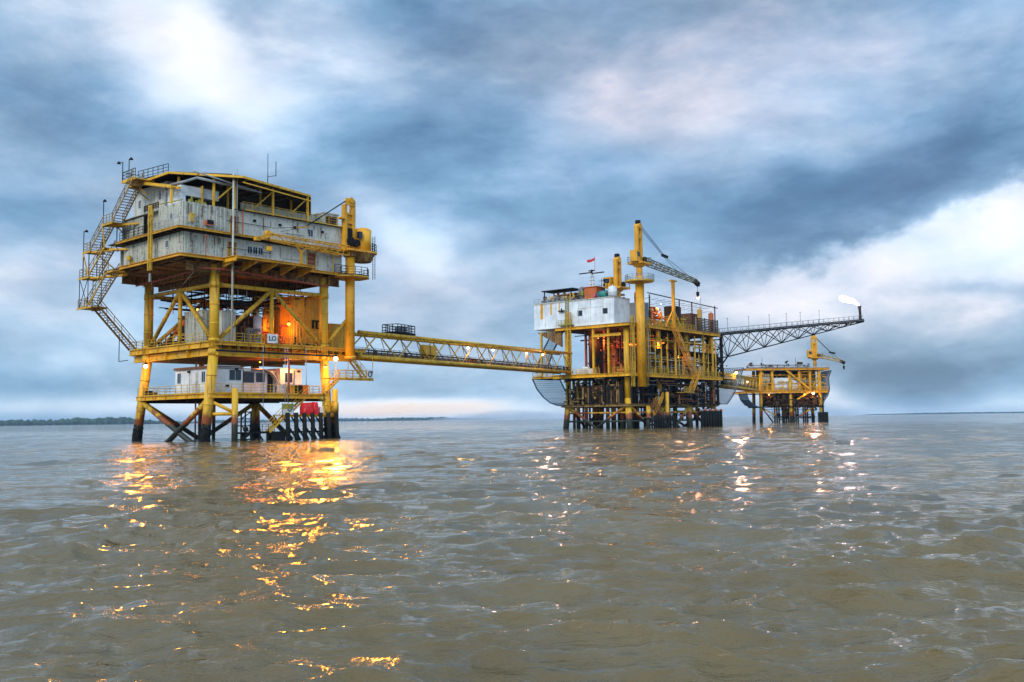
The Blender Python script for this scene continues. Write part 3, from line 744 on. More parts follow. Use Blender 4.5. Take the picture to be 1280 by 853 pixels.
m = MB().box(16.2, 18.6, .9, 6.0, Z3 - .03, 29.35).box(16.1, 18.7, .8, 6.1, 29.35, 29.5); part('wall', m, 'pale panel', Q, label='small cabin at the right end of the roof')
window(16.6, .88, 27.9, .75, 1.1, 2, None, 'v', 'door red')
m = MB(); rg = random.Random(8)
for i in range(26):
    u, v = rg.uniform(-3.5, 1.2), rg.uniform(-.3, 1.0) + (0 if i % 2 else 4.0); h = rg.uniform(.2, .9); w = rg.uniform(.1, .45)
    m.box(u, u + w, v, v + w, Z3 - .03, Z3 + h)
m.bar((-4.4, 5.0, Z3 + .5), (-4.4, -.4, Z3 + .2), .1)
part('roof_clutter', m, 'olive paint', Q)
m = MB().rail([(-4.4, 8.6, Z3 + .1), (-4.4, 5.2, Z3 + .1)], .7, .4, .05, 2, False); part('pipe_rack', m, 'brown steel', Q)
# big pale duct that bends over the top cabin
part('duct', MB().path([(-3.6, 4.9, Z3), (-3.6, 4.9, 30.2), (-3.3, .9, 30.1), (-2.6, -.3, 30.4), (5.0, -.6, 30.1)], .16, 8), 'galvanised', Q, True)

# canopy roof
ze, zr_ = 30.75, 31.6
corner = [(-4.6, 2.6), (1.8, -2.9), (12.6, -1.2), (17.6, 5.6), (17.6, 12.5), (-4.6, 12.5)]
m = MB()
inner = [(-2.2, 4.6), (2.5, 1.2), (11.2, 2.2), (13.6, 6.6), (13.6, 11), (-2.2, 11)]
zo = [31.3, 30.95, 30.75, 29.4, 29.4, 31.3]; zi = [32.1, 32.1, 31.5, 30.6, 30.6, 32.1]
top = [(*p, z) for p, z in zip(corner, zo)] + [(*p, z) for p, z in zip(inner, zi)]
bot = [(x, y, z - .1) for x, y, z in top]; n = 6
fs = [(i, (i + 1) % n, (i + 1) % n + n, i + n) for i in range(n)] + [tuple(range(n, 2 * n))]
fs += [tuple(reversed([j + 2 * n for j in f])) for f in fs] + [((i + 1) % n, i, i + 2 * n, (i + 1) % n + 2 * n) for i in range(n)]
m.add(top + bot, fs)
rf = part('roof', m, 'brown steel', Q)
m = MB()
for i in range(n):
    a, b = Vector(top[i]), Vector(top[(i + 1) % n]); m.bar(a - Vector((0, 0, .12)), b - Vector((0, 0, .12)), .12, .26)
    if i in (1, 2): m.bar(a - Vector((0, 0, .75)), b - Vector((0, 0, .75)), .08, .14)
part('fascia', m, 'yellow paint', Q, under=rf)
m = MB()
for i in range(n): m.bar(Vector(top[i]) - Vector((0, 0, .15)), Vector(top[i + n]) - Vector((0, 0, .2)), .12, .18)
for t_ in np.linspace(.1, .9, 6):
    a = Vector(top[1]).lerp(Vector(top[2]), t_); b = Vector(top[5]).lerp(Vector(top[4]), t_); m.bar(a - Vector((0, 0, .2)), (a.x, 11, a.z + .5), .08, .14)
part('rafter', m, 'soffit paint', Q, under=rf)
m = MB()
for (u, v, z) in ((1.85, -1.1, 30.8), (7.1, -1.1, 30.7), (12.2, -1.1, 30.5), (-.4, -.2, 30.9), (-3.3, 2.6, 30.9), (16.9, 5.2, 29.4), (3.4, 3.0, 31.6), (8.0, 3.0, 31.4), (12.6, 3.0, 30.9), (17.0, 12, 29.2)):
    m.box(u - .11, u + .11, v - .11, v + .11, Z3 - .03, z)
part('roof_post', m, 'yellow paint', Q)
m = MB()
for (u, a) in ((1.85, -2.4), (7.1, -2.4), (12.2, -2.4)): m.bar((u, -1.1, 30.3), (u + a, -.9, Z3 + .6), .14)
m.bar((12.2, -1.1, 30.4), (14.8, 2.2, 29.3), .14)
part('knee_brace', m, 'dull yellow paint', Q)
# landing platform beside the roof, top of the stair tower
m = MB().box(-6.4, -4.0, 7.0, 10.4, 31.0, 31.12).bar((-6.4, 10.4, 31.05), (-6.4, 7.0, 31.05), .12, .34)
m.bar((-5.0, 10.4, 31.35), (-5.0, 1.0, 29.2), .26, .34).bar((-4.0, 10.4, 31.35), (-4.0, 1.0, 29.2), .2, .3)
for k in range(9): m.bar((-5.0, 10 - k, 31.2 - k * .229), (-4.0, 10 - k, 31.2 - k * .229), .5, .06)
m.bar((-4.4, 8.0, 29.5), (-5.8, 8.6, 31.0), .12).bar((-3.4, 9.6, 29.3), (-5.8, 9.9, 31.0), .12)
part('roof_platform', m, 'yellow paint', Q)
part('railing', MB().rail([(-6.3, 7.2, 31.12), (-6.3, 10.3, 31.12)], 1.15, 1.0).rail([(-6.3, 10.3, 31.12), (-4.2, 10.3, 31.12)], 1.15, 1.0).rail([(-4.4, 10.3, 31.6), (-4.4, 3.0, 31.2)], 1.15, 1.3), 'dark steel', Q)
m = MB().box(-5.0, -4.75, 1.2, 1.45, 27.3, 29.2).box(-3.3, -3.1, 5.0, 5.2, 27.3, 29.9); part('roof_post', m, 'yellow paint', Q)

# ---- outside stair tower on the left
ST = thing('stair_tower', 'zigzag outside staircase of rusty open treads climbing the left side of the nearest quarters block', 'staircase', F1, (-5.5, 17, ZD))
FL = [((-5.8, 12.6, 26.6), (-5.8, 7.4, 31.05)), ((-5.8, 18.4, 23.8), (-5.8, 14.8, 26.6)), ((-5.8, 18.6, 20.7), (-5.8, 14.4, 23.7)), ((-5.8, 18.9, 16.9), (-5.8, 13.2, 20.7)), ((-.2, 19.3, 11.7), (-5.6, 18.3, 16.8))]
for a, b in FL: part('stair_flight', MB().stairs(a, b, 1.35, r=.036), 'stair paint', ST)
m = MB()
LD = [(12.4, 15.2, 26.6), (14.2, 15.0, 23.7), (18.2, 20.4, 23.8), (18.4, 21.4, 20.6), (12.0, 13.4, 20.65), (17.6, 21.6, 16.8)]
for v0, v1, z in LD:
    q_ = MB().box(-6.5, -4.6, v0, v1, z - .1, z); q_.bar((-6.5, v0, z - .12), (-6.5, v1, z - .12), .1, .2); q_.bar((-4.6, v0, z - .12), (-4.6, v1, z - .12), .1, .2)
    part('landing', q_, 'dull yellow paint', ST)
for pts in ([(-6.4, 18.4, 23.8), (-6.4, 20.3, 23.8), (-4.7, 20.3, 23.8)], [(-6.4, 18.6, 20.6), (-6.4, 21.3, 20.6), (-4.7, 21.3, 20.6)], [(-6.4, 18.9, 16.8), (-6.4, 21.5, 16.8), (-4.7, 21.5, 16.8)], [(-6.4, 12.6, 26.6), (-6.4, 15.0, 26.6)]):
    part('railing', MB().rail(pts, 1.1, .9), 'stair paint', ST)
m = MB()
for u, v in ((-6.4, 21.2), (-4.7, 21.2), (-6.4, 18.8), (-4.7, 18.8)): m.bar((u, v, 16.7), (u, v, 20.6), .07)
m.bar((-6.4, 21.2, 16.8), (-6.4, 18.8, 20.5), .06).bar((-6.4, 18.8, 16.8), (-6.4, 21.2, 20.5), .06)
part('bracing', m, 'dark steel', ST)
for v, z0, z1 in ((18.6, 20.6, 24.0), (14.9, 23.7, 26.6), (20.2, 20.6, 23.8)):
    for u in (-6.45, -4.7): part('post', MB().bar((u, v, z0), (u, v, z1), .09), 'dark steel', ST)
for (v, z, e) in ((15.0, 26.4, 10), (18.4, 23.6, 12.6), (14.8, 23.5, 12), (20.6, 20.4, 13.5), (18.6, 20.4, 13.0)):
    part('support_beam', MB().bar((-6.3, v, z), (-4.2, e, z), .14, .22), 'yellow paint', ST)

# ---- floodlight posts on the stair tower
def lamp_post(F, base, h, lab, d=(.5, 0), lit=None, grp=None, mat='dark steel'):
    t = thing('lamp_post', lab, 'lamp', F, base, grp)
    u, v, z = base
    part('post', MB().tube((u, v, z), (u, v, z + h), .05, n=6), mat, t)
    k = MB().bar((u, v, z + h), (u + d[0], v + d[1], z + h + .05), .06)
    k.tube((u + d[0], v + d[1], z + h + .15), (u + d[0], v + d[1], z + h - .12), .1, .26, 8)
    part('lamp_head', k, mat if not lit else lit, t)
    return t
G = 'lamp posts on the outside staircase'
lamp_post(F1, (-6.4, 10.2, 31.1), 2.4, 'dark lamp post at the very top of the outside staircase, left one of two', (-.2, .6), None, G)
lamp_post(F1, (-6.2, 9.0, 31.1), 2.6, 'thin dark lamp post beside the top stair platform, right one of two', (.1, -.3), None, G)
lamp_post(F1, (-6.4, 15.0, 26.6), 2.9, 'dark lamp post on the upper middle landing of the outside staircase', (-.1, -.5), None, G)
lamp_post(F1, (-6.4, 20.3, 23.8), 2.7, 'dark lamp post on the outermost left landing of the staircase', (.1, -.5), None, G)
# roof antenna
t = thing('antenna', 'thin two-pronged radio antenna on the brown canopy roof', 'antenna', F1, (8.4, 2.0, 31.5))
part('mast', MB().tube((8.4, 2, 31.4), (8.4, 2, 33.2), .05, n=6).bar((8.4, 2, 32.9), (9.6, 2, 33.3), .06), 'dark steel', t)
part('rod', MB().tube((8.4, 2, 33.1), (8.4, 2, 35.9), .035, n=6), 'dark steel', t); part('rod', MB().tube((9.6, 2, 33.2), (9.6, 2, 35.1), .045, n=6), 'dark steel', t)

# ---- pedestal crane
def ring(mb, c, r, z0, z1, n=8, rot=.39):
    return mb.prism([(c[0] + r * math.cos(2 * math.pi * i / n + rot), c[1] + r * math.sin(2 * math.pi * i / n + rot)) for i in range(n)], z0, z1)
C = thing('pedestal_crane', 'yellow pedestal crane with its lattice boom laid across the front of the nearest quarters block', 'crane', F1, (18.9, -1.2, 10.3))
cu, cv_ = 18.9, -1.2
part('pedestal', MB().tube((cu, cv_, 10.3), (cu, cv_, 24.2), .62, n=20).tube((cu, cv_, 10.25), (cu, cv_, 10.6), .74, n=20).tube((cu, cv_, 20.9), (cu, cv_, 21.2), .8, n=20), 'crane yellow', C, True)
m = ring(MB(), (cu, cv_), 2.6, 20.75, 20.9); part('service_platform', m, 'dull yellow paint', C)
pr = [(cu + 2.5 * math.cos(2 * math.pi * i / 8 + .39), cv_ + 2.5 * math.sin(2 * math.pi * i / 8 + .39), 20.9) for i in (4, 5, 6, 7, 8, 9, 10)]
part('railing', MB().rail(pr, 1.1, 1.0), 'dark steel', C)
m = MB().prism([(cu - 1.4, cv_ - 1.5), (cu + 3.3, cv_ - 1.5), (cu + 3.9, cv_ - .7), (cu + 3.9, cv_ + 1.0), (cu + 3.3, cv_ + 1.6), (cu - 1.4, cv_ + 1.4)], 24.2, 24.45)
part('slew_platform', m, 'crane yellow', C)
m = MB().tube((cu + 2.0, cv_, 23.1), (cu + 2.0, cv_, 24.2), 1.2, 1.7, n=12).tube((cu, cv_, 23.6), (cu, cv_, 24.2), .9, n=16); part('slew_ring', m, 'soffit paint', C)
m = MB().tube((cu + 2.0, cv_ - .1, 24.45), (cu + 2.0, cv_ - .1, 27.3), 1.15, n=16).ball((cu + 2.0, cv_ - .1, 27.3), 1.12, 16, .35)
cabp = part('cab', m, 'crane yellow', C, True)
m = MB().box(cu + .55, cu + 1.05, cv_ - 1.25, cv_ - .7, 26.0, 26.9); part('window', m, 'window glass', C, under=cabp)
m = MB().box(cu - 1.15, cu - .72, cv_ - .35, cv_ + .35, 24.4, 30.4).box(cu + .12, cu + .62, cv_ - .35, cv_ + .35, 24.4, 31.0)
m.box(cu - .72, cu + .12, cv_ - .1, cv_ + .4, 24.4, 29.2).box(cu - .72, cu + .12, cv_ - .35, cv_ + .35, 29.1, 29.35).box(cu - .72, cu + .12, cv_ - .35, cv_ + .35, 27.9, 28.1)
m.tube((cu - .2, cv_ - .6, 31.0), (cu - .2, cv_ + .5, 31.0), .38, n=14).box(cu - 1.0, cu + .4, cv_ - .45, cv_ - .3, 30.3, 31.2).box(cu - 1.9, cu - 1.2, cv_ - .5, cv_ + .2, 28.4, 28.6)
part('mast', m, 'crane yellow', C)
m = MB().box(cu - .62, cu + .02, cv_ - .45, cv_ - .15, 25.0, 27.3).tube((cu - .3, cv_ - .7, 25.6), (cu - .3, cv_ - .1, 25.6), .55, n=12).tube((cu + .5, cv_ - .9, 25.4), (cu + .5, cv_ - .3, 25.4), .5, n=12)
part('winch', m, 'dark steel', C)
m = MB().rail([(cu + 2.5, cv_ - 1.45, 24.45), (cu + 3.85, cv_ - .7, 24.45), (cu + 3.85, cv_ + .95, 24.45)], 1.1, .9); m.ladder((cu + 4.0, cv_, 21.0), (cu + 4.0, cv_, 26.8), .45, False, .03, (1, 0))
part('railing', m, 'dark steel', C)
tip = (2.9, -5.0, 24.2)
part('boom', MB().lattice((cu - 1.0, cv_ - .3, 24.2), (tip[0] + 1, tip[1], 23.75), 1.3, 1.25, .8, .7, 12, .065, .030), 'crane yellow', C)
m = MB().bar((tip[0] + 1.6, tip[1], 24.1), (tip[0] - .6, tip[1], 23.3), .5, .45).tube((tip[0] + .9, tip[1] - .3, 24.2), (tip[0] + .9, tip[1] + .3, 24.2), .28, n=12).box(tip[0] - .8, tip[0] - .2, tip[1] - .25, tip[1] + .25, 23.1, 23.5)
part('boom_tip', m, 'crane yellow', C)
m = MB().tube((tip[0] + 1.0, tip[1], 23.9), (tip[0] + 1.0, tip[1], 22.5), .035, n=5).tube((tip[0] + 1.2, tip[1], 23.9), (tip[0] + 1.2, tip[1], 22.5), .035, n=5)
hb = part('hook_block', MB().box(tip[0] + .8, tip[0] + 1.4, tip[1] - .2, tip[1] + .2, 22.1, 22.6), 'crane yellow', C)
part('cable', m, 'dark steel', C, under=hb)
m = MB()
for dv in (-.25, 0, .25): m.tube((cu - .3, cv_ + dv, 31.2), (10.2, -3.4 + dv, 26.0), .028, n=5)
m.tube((10.2, -3.3, 26.0), (4.6, -4.6, 24.9), .03, n=5).tube((10.2, -3.5, 26.0), (6.0, -4.4, 24.7), .03, n=5)
part('cable', m, 'dark steel', C)
part('pendant_block', MB().bar((10.5, -3.4, 26.1), (8.9, -3.7, 25.7), .5, .16), 'crane yellow', C)
# boom rest
m = MB().box(9.2, 9.5, -4.0, -3.7, ZQ + .05, 23.0).bar((9.35, -3.85, 22.6), (8.6, -3.9, 23.4), .16).bar((9.35, -3.85, 22.6), (10.1, -3.9, 23.4), .16)
single('boom_rest', 'yellow Y shaped rest standing on the quarters deck edge under the crane boom', 'crane rest', F1, m, 'crane yellow', (9.3, -3.8, ZQ))

# ---- things on the main deck
def box_thing(name, label, cat, F, b, mat, ribs=0, face='v', top=None, topmat=None, group=None, doors=0):
    x0, x1, y0, y1, z0, z1 = b
    t = thing(name, label, cat, F, ((x0 + x1) / 2, (y0 + y1) / 2, z0), group)
    m = MB().corr((x0, y1), (x0, y0), z0, z1, (-1, 0), .5, .05).corr((x0, y0), (x1, y0), z0, z1, (0, -1), .5, .05).corr((x1, y0), (x1, y1), z0, z1, (1, 0), .5, .05).corr((x1, y1), (x0, y1), z0, z1, (0, 1), .5, .05)
    part('wall', m, mat, t)
    part('roof', MB().box(x0 - .08, x1 + .08, y0 - .08, y1 + .08, z1, z1 + .1), topmat or mat, t)
    return t
box_thing('equipment_enclosure', 'tall plain yellow metal enclosure at the right end of the nearest main deck', 'enclosure', F1, (12.3, 17.6, 2.2, 8.5, ZD, 18.1), 'crane yellow')
box_thing('equipment_enclosure', 'lower yellow wall box behind the crane pedestal on the nearest main deck', 'enclosure', F1, (17.8, 20.4, 1.6, 6, ZD, 14.9), 'crane yellow')
box_thing('equipment_container', 'pale ribbed metal container behind the near leg on the main deck', 'container', F1, (.7, 4.4, 3.6, 8.0, ZD, 15.6), 'grey panel')
box_thing('equipment_container', 'tall grey ribbed cabinet standing right of the near leg under the braces', 'container', F1, (1.9, 3.7, 1.4, 2.9, ZD, 15.4), 'pale panel')
def vessel(name, label, F, c, r, z0, z1, mat, n=16, group=None, dome=.5):
    t = thing(name, label, 'tank', F, (c[0], c[1], z0), group)
    part('shell', MB().tube((c[0], c[1], z0 + .3), (c[0], c[1], z1), r, n=n).ball((c[0], c[1], z1), r * .995, n, dome), mat, t, True)
    m = MB()
    for k in range(4): a = math.pi / 4 + k * math.pi / 2; m.bar((c[0] + r * .8 * math.cos(a), c[1] + r * .8 * math.sin(a), z0), (c[0] + r * .8 * math.cos(a), c[1] + r * .8 * math.sin(a), z0 + .5), .12)
    part('stand', m, 'dark steel', t)
    part('flange', MB().tube((c[0], c[1], z0 + (z1 - z0) * .55), (c[0], c[1], z0 + (z1 - z0) * .55 + .12), r + .07, n=n), mat, t)
    part('nozzle', MB().tube((c[0], c[1], z1 + r * dome * .9), (c[0], c[1], z1 + r * dome + .3), .12, n=8), mat, t)
    return t
vessel('pressure_vessel', 'slim white vertical vessel left of the red piping on the main deck', F1, (7.9, 3.2), .52, ZD, 15.2, 'white wall')
vessel('pressure_vessel', 'stout grey vertical vessel deep inside the main deck', F1, (6.2, 7.2), .9, ZD, 15.9, 'grey panel')
vessel('pressure_vessel', 'yellow vertical vessel just left of the yellow enclosure', F1, (10.9, 5.4), .7, ZD, 16.4, 'dull yellow paint')
# engine skid
t = thing('compressor_skid', 'black engine skid with a guard rail between the left legs on the main deck', 'compressor', F1, (2.2, 9.4, ZD))
part('engine', MB().box(1.2, 3.2, 8.3, 10.6, ZD + .25, ZD + 1.7).tube((1.4, 9.4, ZD + 1.8), (3.1, 9.4, ZD + 1.8), .8, n=12), 'dark steel', t)
part('skid_frame', MB().box(1.0, 3.4, 8.1, 8.3, ZD, ZD + .25).box(1.0, 3.4, 10.6, 10.8, ZD, ZD + .25), 'yellow paint', t)
part('guard_rail', MB().rail([(.9, 8.1, ZD), (.9, 10.9, ZD)], 1.5, 1.3, .05), 'yellow paint', t)
part('exhaust', MB().path([(2.2, 9.9, ZD + 2.3), (2.2, 9.9, ZD + 3.6), (2.2, 11.5, ZD + 3.9)], .25), 'rust steel', t, True)
# red-orange piping
m = MB(); rg = random.Random(21)
for i in range(16):
    u, v = rg.uniform(8.3, 12.0), rg.uniform(2.4, 6); z = rg.uniform(ZD + .3, 14.6)
    m.path([(u, v, ZD), (u, v, z), (u + rg.choice((-1, 1)) * rg.uniform(.6, 2), v, z)], rg.uniform(.06, .14), 6)
m2 = MB()
for i in range(14):
    c = (rg.uniform(8.6, 11.9), rg.uniform(2.3, 3.5), rg.uniform(ZD + .6, 14.4)); m2.tube((c[0], c[1] - .18, c[2]), (c[0], c[1] + .05, c[2]), .16, n=8)
t = thing('process_piping', 'tangle of red-brown valves and pipes beside the LO sign on the main deck', 'pipework', F1, (10, 3.5, ZD))
part('pipes', m, 'red pipe', t, True); part('valves', m2, 'orange paint', t)
m = MB().tube((3.6, 19.2, ZD + .2), (3.6, 11.2, ZD + 4.5), .34, n=12)
single('diagonal_duct', 'sloping orange lit pipe crossing behind the left leg bay of the main deck', 'pipe', F1, m, 'orange paint', (3.6, 19, ZD), smooth=True)
# LO sign on the railing
def text_part(name, body, size, mat, T_, loc, rot=(R(90), 0, 0)):
    cu_ = bpy.data.curves.new('txt', 'FONT'); cu_.body = body; cu_.size = size; cu_.extrude = .012; cu_.align_x = 'CENTER'; cu_.align_y = 'CENTER'; cu_.offset = .012
    tmp = bpy.data.objects.new('txt', cu_); COL.objects.link(tmp)
    dg = bpy.context.evaluated_depsgraph_get(); me = bpy.data.meshes.new_from_object(tmp.evaluated_get(dg))
    bpy.data.objects.remove(tmp); me.materials.clear(); me.materials.append(MAT[mat])
    o = bpy.data.objects.new(name, me); COL.objects.link(o); o.parent = T_
    b = T_['_b']; o.location = (loc[0] - b[0], loc[1] - b[1], loc[2] - b[2]); o.rotation_euler = rot
    return o
t = thing('sign', 'white square sign reading LO on the main deck railing', 'sign', F1, (7.55, -.5, 11.8))
part('board', MB().box(6.85, 8.3, -.56, -.5, 11.75, 12.85), 'hazard white', t); text_part('lettering', 'LO', .82, 'ink', t, (7.57, -.575, 12.3))
t = thing('sign', 'small pale sign with a black ring symbol on the hanging platform', 'sign', F1, (22.9, -.5, 7.8))
part('board', MB().box(22.3, 23.35, -.54, -.5, 7.85, 9.0), 'white steel', t)
m = MB()
for i in range(16):
    a, b = 2 * math.pi * i / 16, 2 * math.pi * (i + 1) / 16
    m.bar((22.75 + .27 * math.cos(a), -.56, 8.38 + .36 * math.sin(a)), (22.75 + .27 * math.cos(b), -.56, 8.38 + .36 * math.sin(b)), .03, .13, up=(0, 1, 0)) if False else m.tube((22.75 + .27 * math.cos(a), -.56, 8.38 + .36 * math.sin(a)), (22.75 + .27 * math.cos(b), -.56, 8.38 + .36 * math.sin(b)), .06, n=5)
m.tube((22.9, -.56, 8.66), (23.12, -.56, 8.82), .05, n=5).tube((23.12, -.56, 8.82), (23.2, -.56, 8.5), .05, n=5)
part('symbol', m, 'ink', t)

# ---- cabins on the lower deck
K = thing('control_cabin', 'white cabin with dark windows on the left of the nearest lower deck', 'cabin', F1, (2, 5, ZL))
part('wall', MB().box(.5, 4.3, .7, 9.6, ZL, 8.75), 'white wall', K)
part('roof', MB().box(.35, 4.4, .6, 9.75, 8.75, 8.87).box(.3, .36, .6, 9.7, 8.6, 8.9), 'rust steel', K)
for (v, w) in ((8.2, .85), (2.6, .8), (1.2, .6)): window(v, .5, 7.0, w, 1.25, 1, K, 'u')
window(2.45, .7, 7.2, 1.6, 1.25, 1, K)
m = MB()
for v in (6.2, 4.3): m.box(.44, .5, v - .05, v + .05, ZL, 8.7)
m.box(.45, .5, 4.4, 4.9, ZL, 8.2)
part('trim', m, 'pale panel', K); part('wall_light', MB().box(.2, .5, 6.0, 6.3, 8.2, 8.45), 'dark steel', K)
K = thing('control_cabin', 'set back white cabin with an arched canopy in the middle of the nearest lower deck', 'cabin', F1, (7, 4, ZL))
part('wall', MB().box(4.7, 9.6, 1.9, 8, ZL, 8.5), 'white wall', K)
part('recess', MB().box(4.9, 6.6, 1.86, 1.9, 7.0, 8.3).box(6.9, 8.1, 1.84, 1.9, 7.1, 8.2).box(8.5, 9.3, 1.84, 1.9, ZL, 8.1), 'window glass', K)
m = MB()
for i in range(8):
    a, b = math.pi * i / 16, math.pi * (i + 1) / 16
    m.add([(7.2 + 2.4 * math.sin(a), 1.0, 6.6 + 2.1 * math.cos(a)), (7.2 + 2.4 * math.sin(b), 1.0, 6.6 + 2.1 * math.cos(b)), (7.2 + 2.4 * math.sin(b), 2.2, 6.6 + 2.1 * math.cos(b)), (7.2 + 2.4 * math.sin(a), 2.2, 6.6 + 2.1 * math.cos(a)),
           (7.2 + 2.3 * math.sin(a), 1.0, 6.6 + 2.0 * math.cos(a)), (7.2 + 2.3 * math.sin(b), 1.0, 6.6 + 2.0 * math.cos(b)), (7.2 + 2.3 * math.sin(b), 2.2, 6.6 + 2.0 * math.cos(b)), (7.2 + 2.3 * math.sin(a), 2.2, 6.6 + 2.0 * math.cos(a))],
          [(0, 1, 2, 3), (7, 6, 5, 4), (0, 4, 5, 1), (2, 6, 7, 3)])
part('canopy', m.box(4.6, 7.2, 1.0, 2.2, 8.6, 8.7), 'grey panel', K)
K = thing('control_cabin', 'brightly lit white cabin with one window at the right of the nearest lower deck', 'cabin', F1, (11.5, 3, ZL))
part('wall', MB().box(9.9, 13.1, 1.2, 6.5, ZL, 8.75), 'white wall', K); part('roof', MB().box(9.8, 13.2, 1.1, 6.6, 8.75, 8.85), 'grey panel', K)
window(10.6, 1.2, 7.1, 1.1, 1.2, 1, K)
# lockers and gas bottles lit by the lamp
for i, (u, mt, lab) in enumerate(((9.2, 'white steel', 'pale locker left of the lit cabin window'), (10.5, 'yellow paint', 'yellow locker box below the lit cabin window'), (11.6, 'dark steel', 'dark tool box below the right edge of the lit cabin'), (12.6, 'orange paint', 'orange cylinder rack right of the lit cabin'))):
    t = thing('locker', lab, 'locker', F1, (u + .4, .4, ZL), 'lockers along the lower deck railing')
    part('body', MB().box(u, u + .85, .2, .8, ZL, ZL + 1.15), mt, t); part('lid', MB().box(u - .04, u + .89, .16, .84, ZL + 1.15, ZL + 1.22), 'pale panel', t)
    part('handle', MB().box(u + .36, u + .5, .13, .16, ZL + .85, ZL + .95), 'dark steel', t)
m = MB().box(-.3, .2, 14.6, 15.6, ZL, ZL + .7).box(-.2, .1, 13.2, 14.2, ZL, ZL + .5); m.bar((-.3, 16.3, ZL + 1.3), (-.3, 16.3, ZL), .25)
single('valve_skid', 'small dark valve skid at the left end of the nearest lower deck', 'equipment', F1, m, 'dark steel', (0, 15, ZL))

# ---- boat landing
B = thing('boat_landing', 'black tyre-clad boat landing of upright piles at the foot of the nearest platform', 'boat landing', F1, (12.5, -1, 0))
part('deck', MB().box(8.6, 16.3, -1.5, .8, 2.98, 3.08), 'grating', B)
part('edge_girder', MB().channel((8.5, -1.55, 3.08), (16.4, -1.55, 3.08), (0, -1), .3, .12), 'yellow paint', B)
for i in range(7):
    u = 8.9 + i * 1.22
    part('fender_pile', MB().tube((u + .1, -2.0, -1.5), (u, -1.85, 3.3), .27, n=12), 'black rubber', B, True)
m = MB()
for i in range(7):
    u = 8.9 + i * 1.22; m.bar((u, -1.75, .3), (u - .85, -.2, 3.0), .16); m.bar((u, -1.6, 1.4), (u + 1.1, -1.6, -.5), .18)
m.bar((7.6, -1.65, .95), (16.6, -1.65, .95), .22).bar((7.6, -.2, .95), (16.6, -.2, .95), .22)
part('bracing', m, 'black rubber', B)
m = MB().box(2.6, 8.6, -1.4, -.5, .85, .97).box(6.9, 8.6, -1.9, -.4, -.5, 1.0)
for u in np.arange(3.1, 8.6, 1.1): m.bar((u, -1.4, -.8), (u, -1.4, .9), .22); m.bar((u, -1.3, .8), (u + .9, -1.3, -.5), .15)
part('lower_walkway', m, 'black rubber', B)
m = MB()
for u, v in ((2.5, -1.9), (3.8, -1.9), (2.5, -.7), (3.8, -.7)): m.bar((u, v, -1), (u, v, 3.5), .14)
for z in (.2, 1.0, 1.8, 2.6, 3.4):
    m.bar((2.5, -1.9, z), (3.8, -1.9, z), .12).bar((2.5, -.7, z), (3.8, -.7, z), .12).bar((3.8, -1.9, z), (3.8, -.7, z), .12)
m.bar((2.5, -1.9, 2.6), (3.8, -1.9, 3.4), .1).bar((2.5, -1.9, 1.8), (3.8, -1.9, 1.0), .1).bar((2.5, -1.9, .2), (3.8, -1.9, 1.0), .3).ball((3.1, -1.9, 1.4), .35, 8)
part('ladder_frame', m, 'black rubber', B)
part('railing', MB().rail([(4.0, -1.35, .97), (7.4, -1.35, .97)], 1.0, .9, .03), 'dark steel', B)
part('stair', MB().stairs((6.7, -1.0, 1.0), (9.2, -1.0, 3.1), .8), 'yellow paint', B)
part('stair', MB().stairs((10.0, -.2, 3.1), (13.0, -.2, 5.6), .8), 'dull yellow paint', B)
part('railing', MB().rail([(14.6, -1.4, 3.08), (16.3, -1.4, 3.08)], 1.6, .8, .05), 'yellow paint', B)
m = MB(); rg = random.Random(2)
def sack(mb, x0, x1, y0, y1, z0, z1, s=3):
    r_ = random.Random(s); n = 6; vs = []
    for k in range(4):
        zz = z0 + (z1 - z0) * k / 3; sh = (1, 1.04, .98, .8)[k]
        for i in range(12):
            a = 2 * math.pi * i / 12; ex = .55
            cx = math.copysign(abs(math.cos(a)) ** ex, math.cos(a)); cy = math.copysign(abs(math.sin(a)) ** ex, math.sin(a))
            j = 1 + r_.uniform(-.05, .05)
            vs.append(((x0 + x1) / 2 + (x1 - x0) / 2 * cx * sh * j, (y0 + y1) / 2 + (y1 - y0) / 2 * cy * sh * j, zz + r_.uniform(-.04, .04)))
    fs = [(k * 12 + i, k * 12 + (i + 1) % 12, (k + 1) * 12 + (i + 1) % 12, (k + 1) * 12 + i) for k in range(3) for i in range(12)] + [tuple(range(36, 48)), tuple(range(11, -1, -1))]
    return mb.add(vs, fs)
single('wrapped_tank', 'larger bright red wrapped tank on the boat landing, left of its pair', 'tank', F1, sack(MB(), 11.7, 13.25, -1.3, -.2, 3.1, 4.55), 'red tarpaulin', (12.4, -.8, 3.1), 'red wrapped tanks on the boat landing')
single('wrapped_tank', 'narrower bright red wrapped tank on the boat landing, right of its pair', 'tank', F1, sack(MB(), 13.3, 14.1, -1.2, -.3, 3.1, 4.6, 5), 'red tarpaulin', (13.7, -.8, 3.1), 'red wrapped tanks on the boat landing')
single('sack', 'white bundled sack beside the red tanks on the boat landing', 'sack', F1, sack(MB(), 14.3, 15.0, -1.2, -.5, 3.1, 4.0, 9), 'white wall', (14.6, -.8, 3.1))
t = thing('buoy', 'round yellow-green buoy hanging above the right end of the boat landing', 'buoy', F1, (14.9, -.5, 5.4))
part('ball', MB().ball((14.9, -.5, 5.1), .4, 12), 'olive paint', t, True); part('rope', MB().tube((14.9, -.5, 5.4), (14.9, -.5, 6.0), .03, n=5), 'dark steel', t)
t = thing('notice_board', 'olive and white notice board on posts at the left end of the boat landing', 'sign', F1, (9.3, -1.3, 3.1))
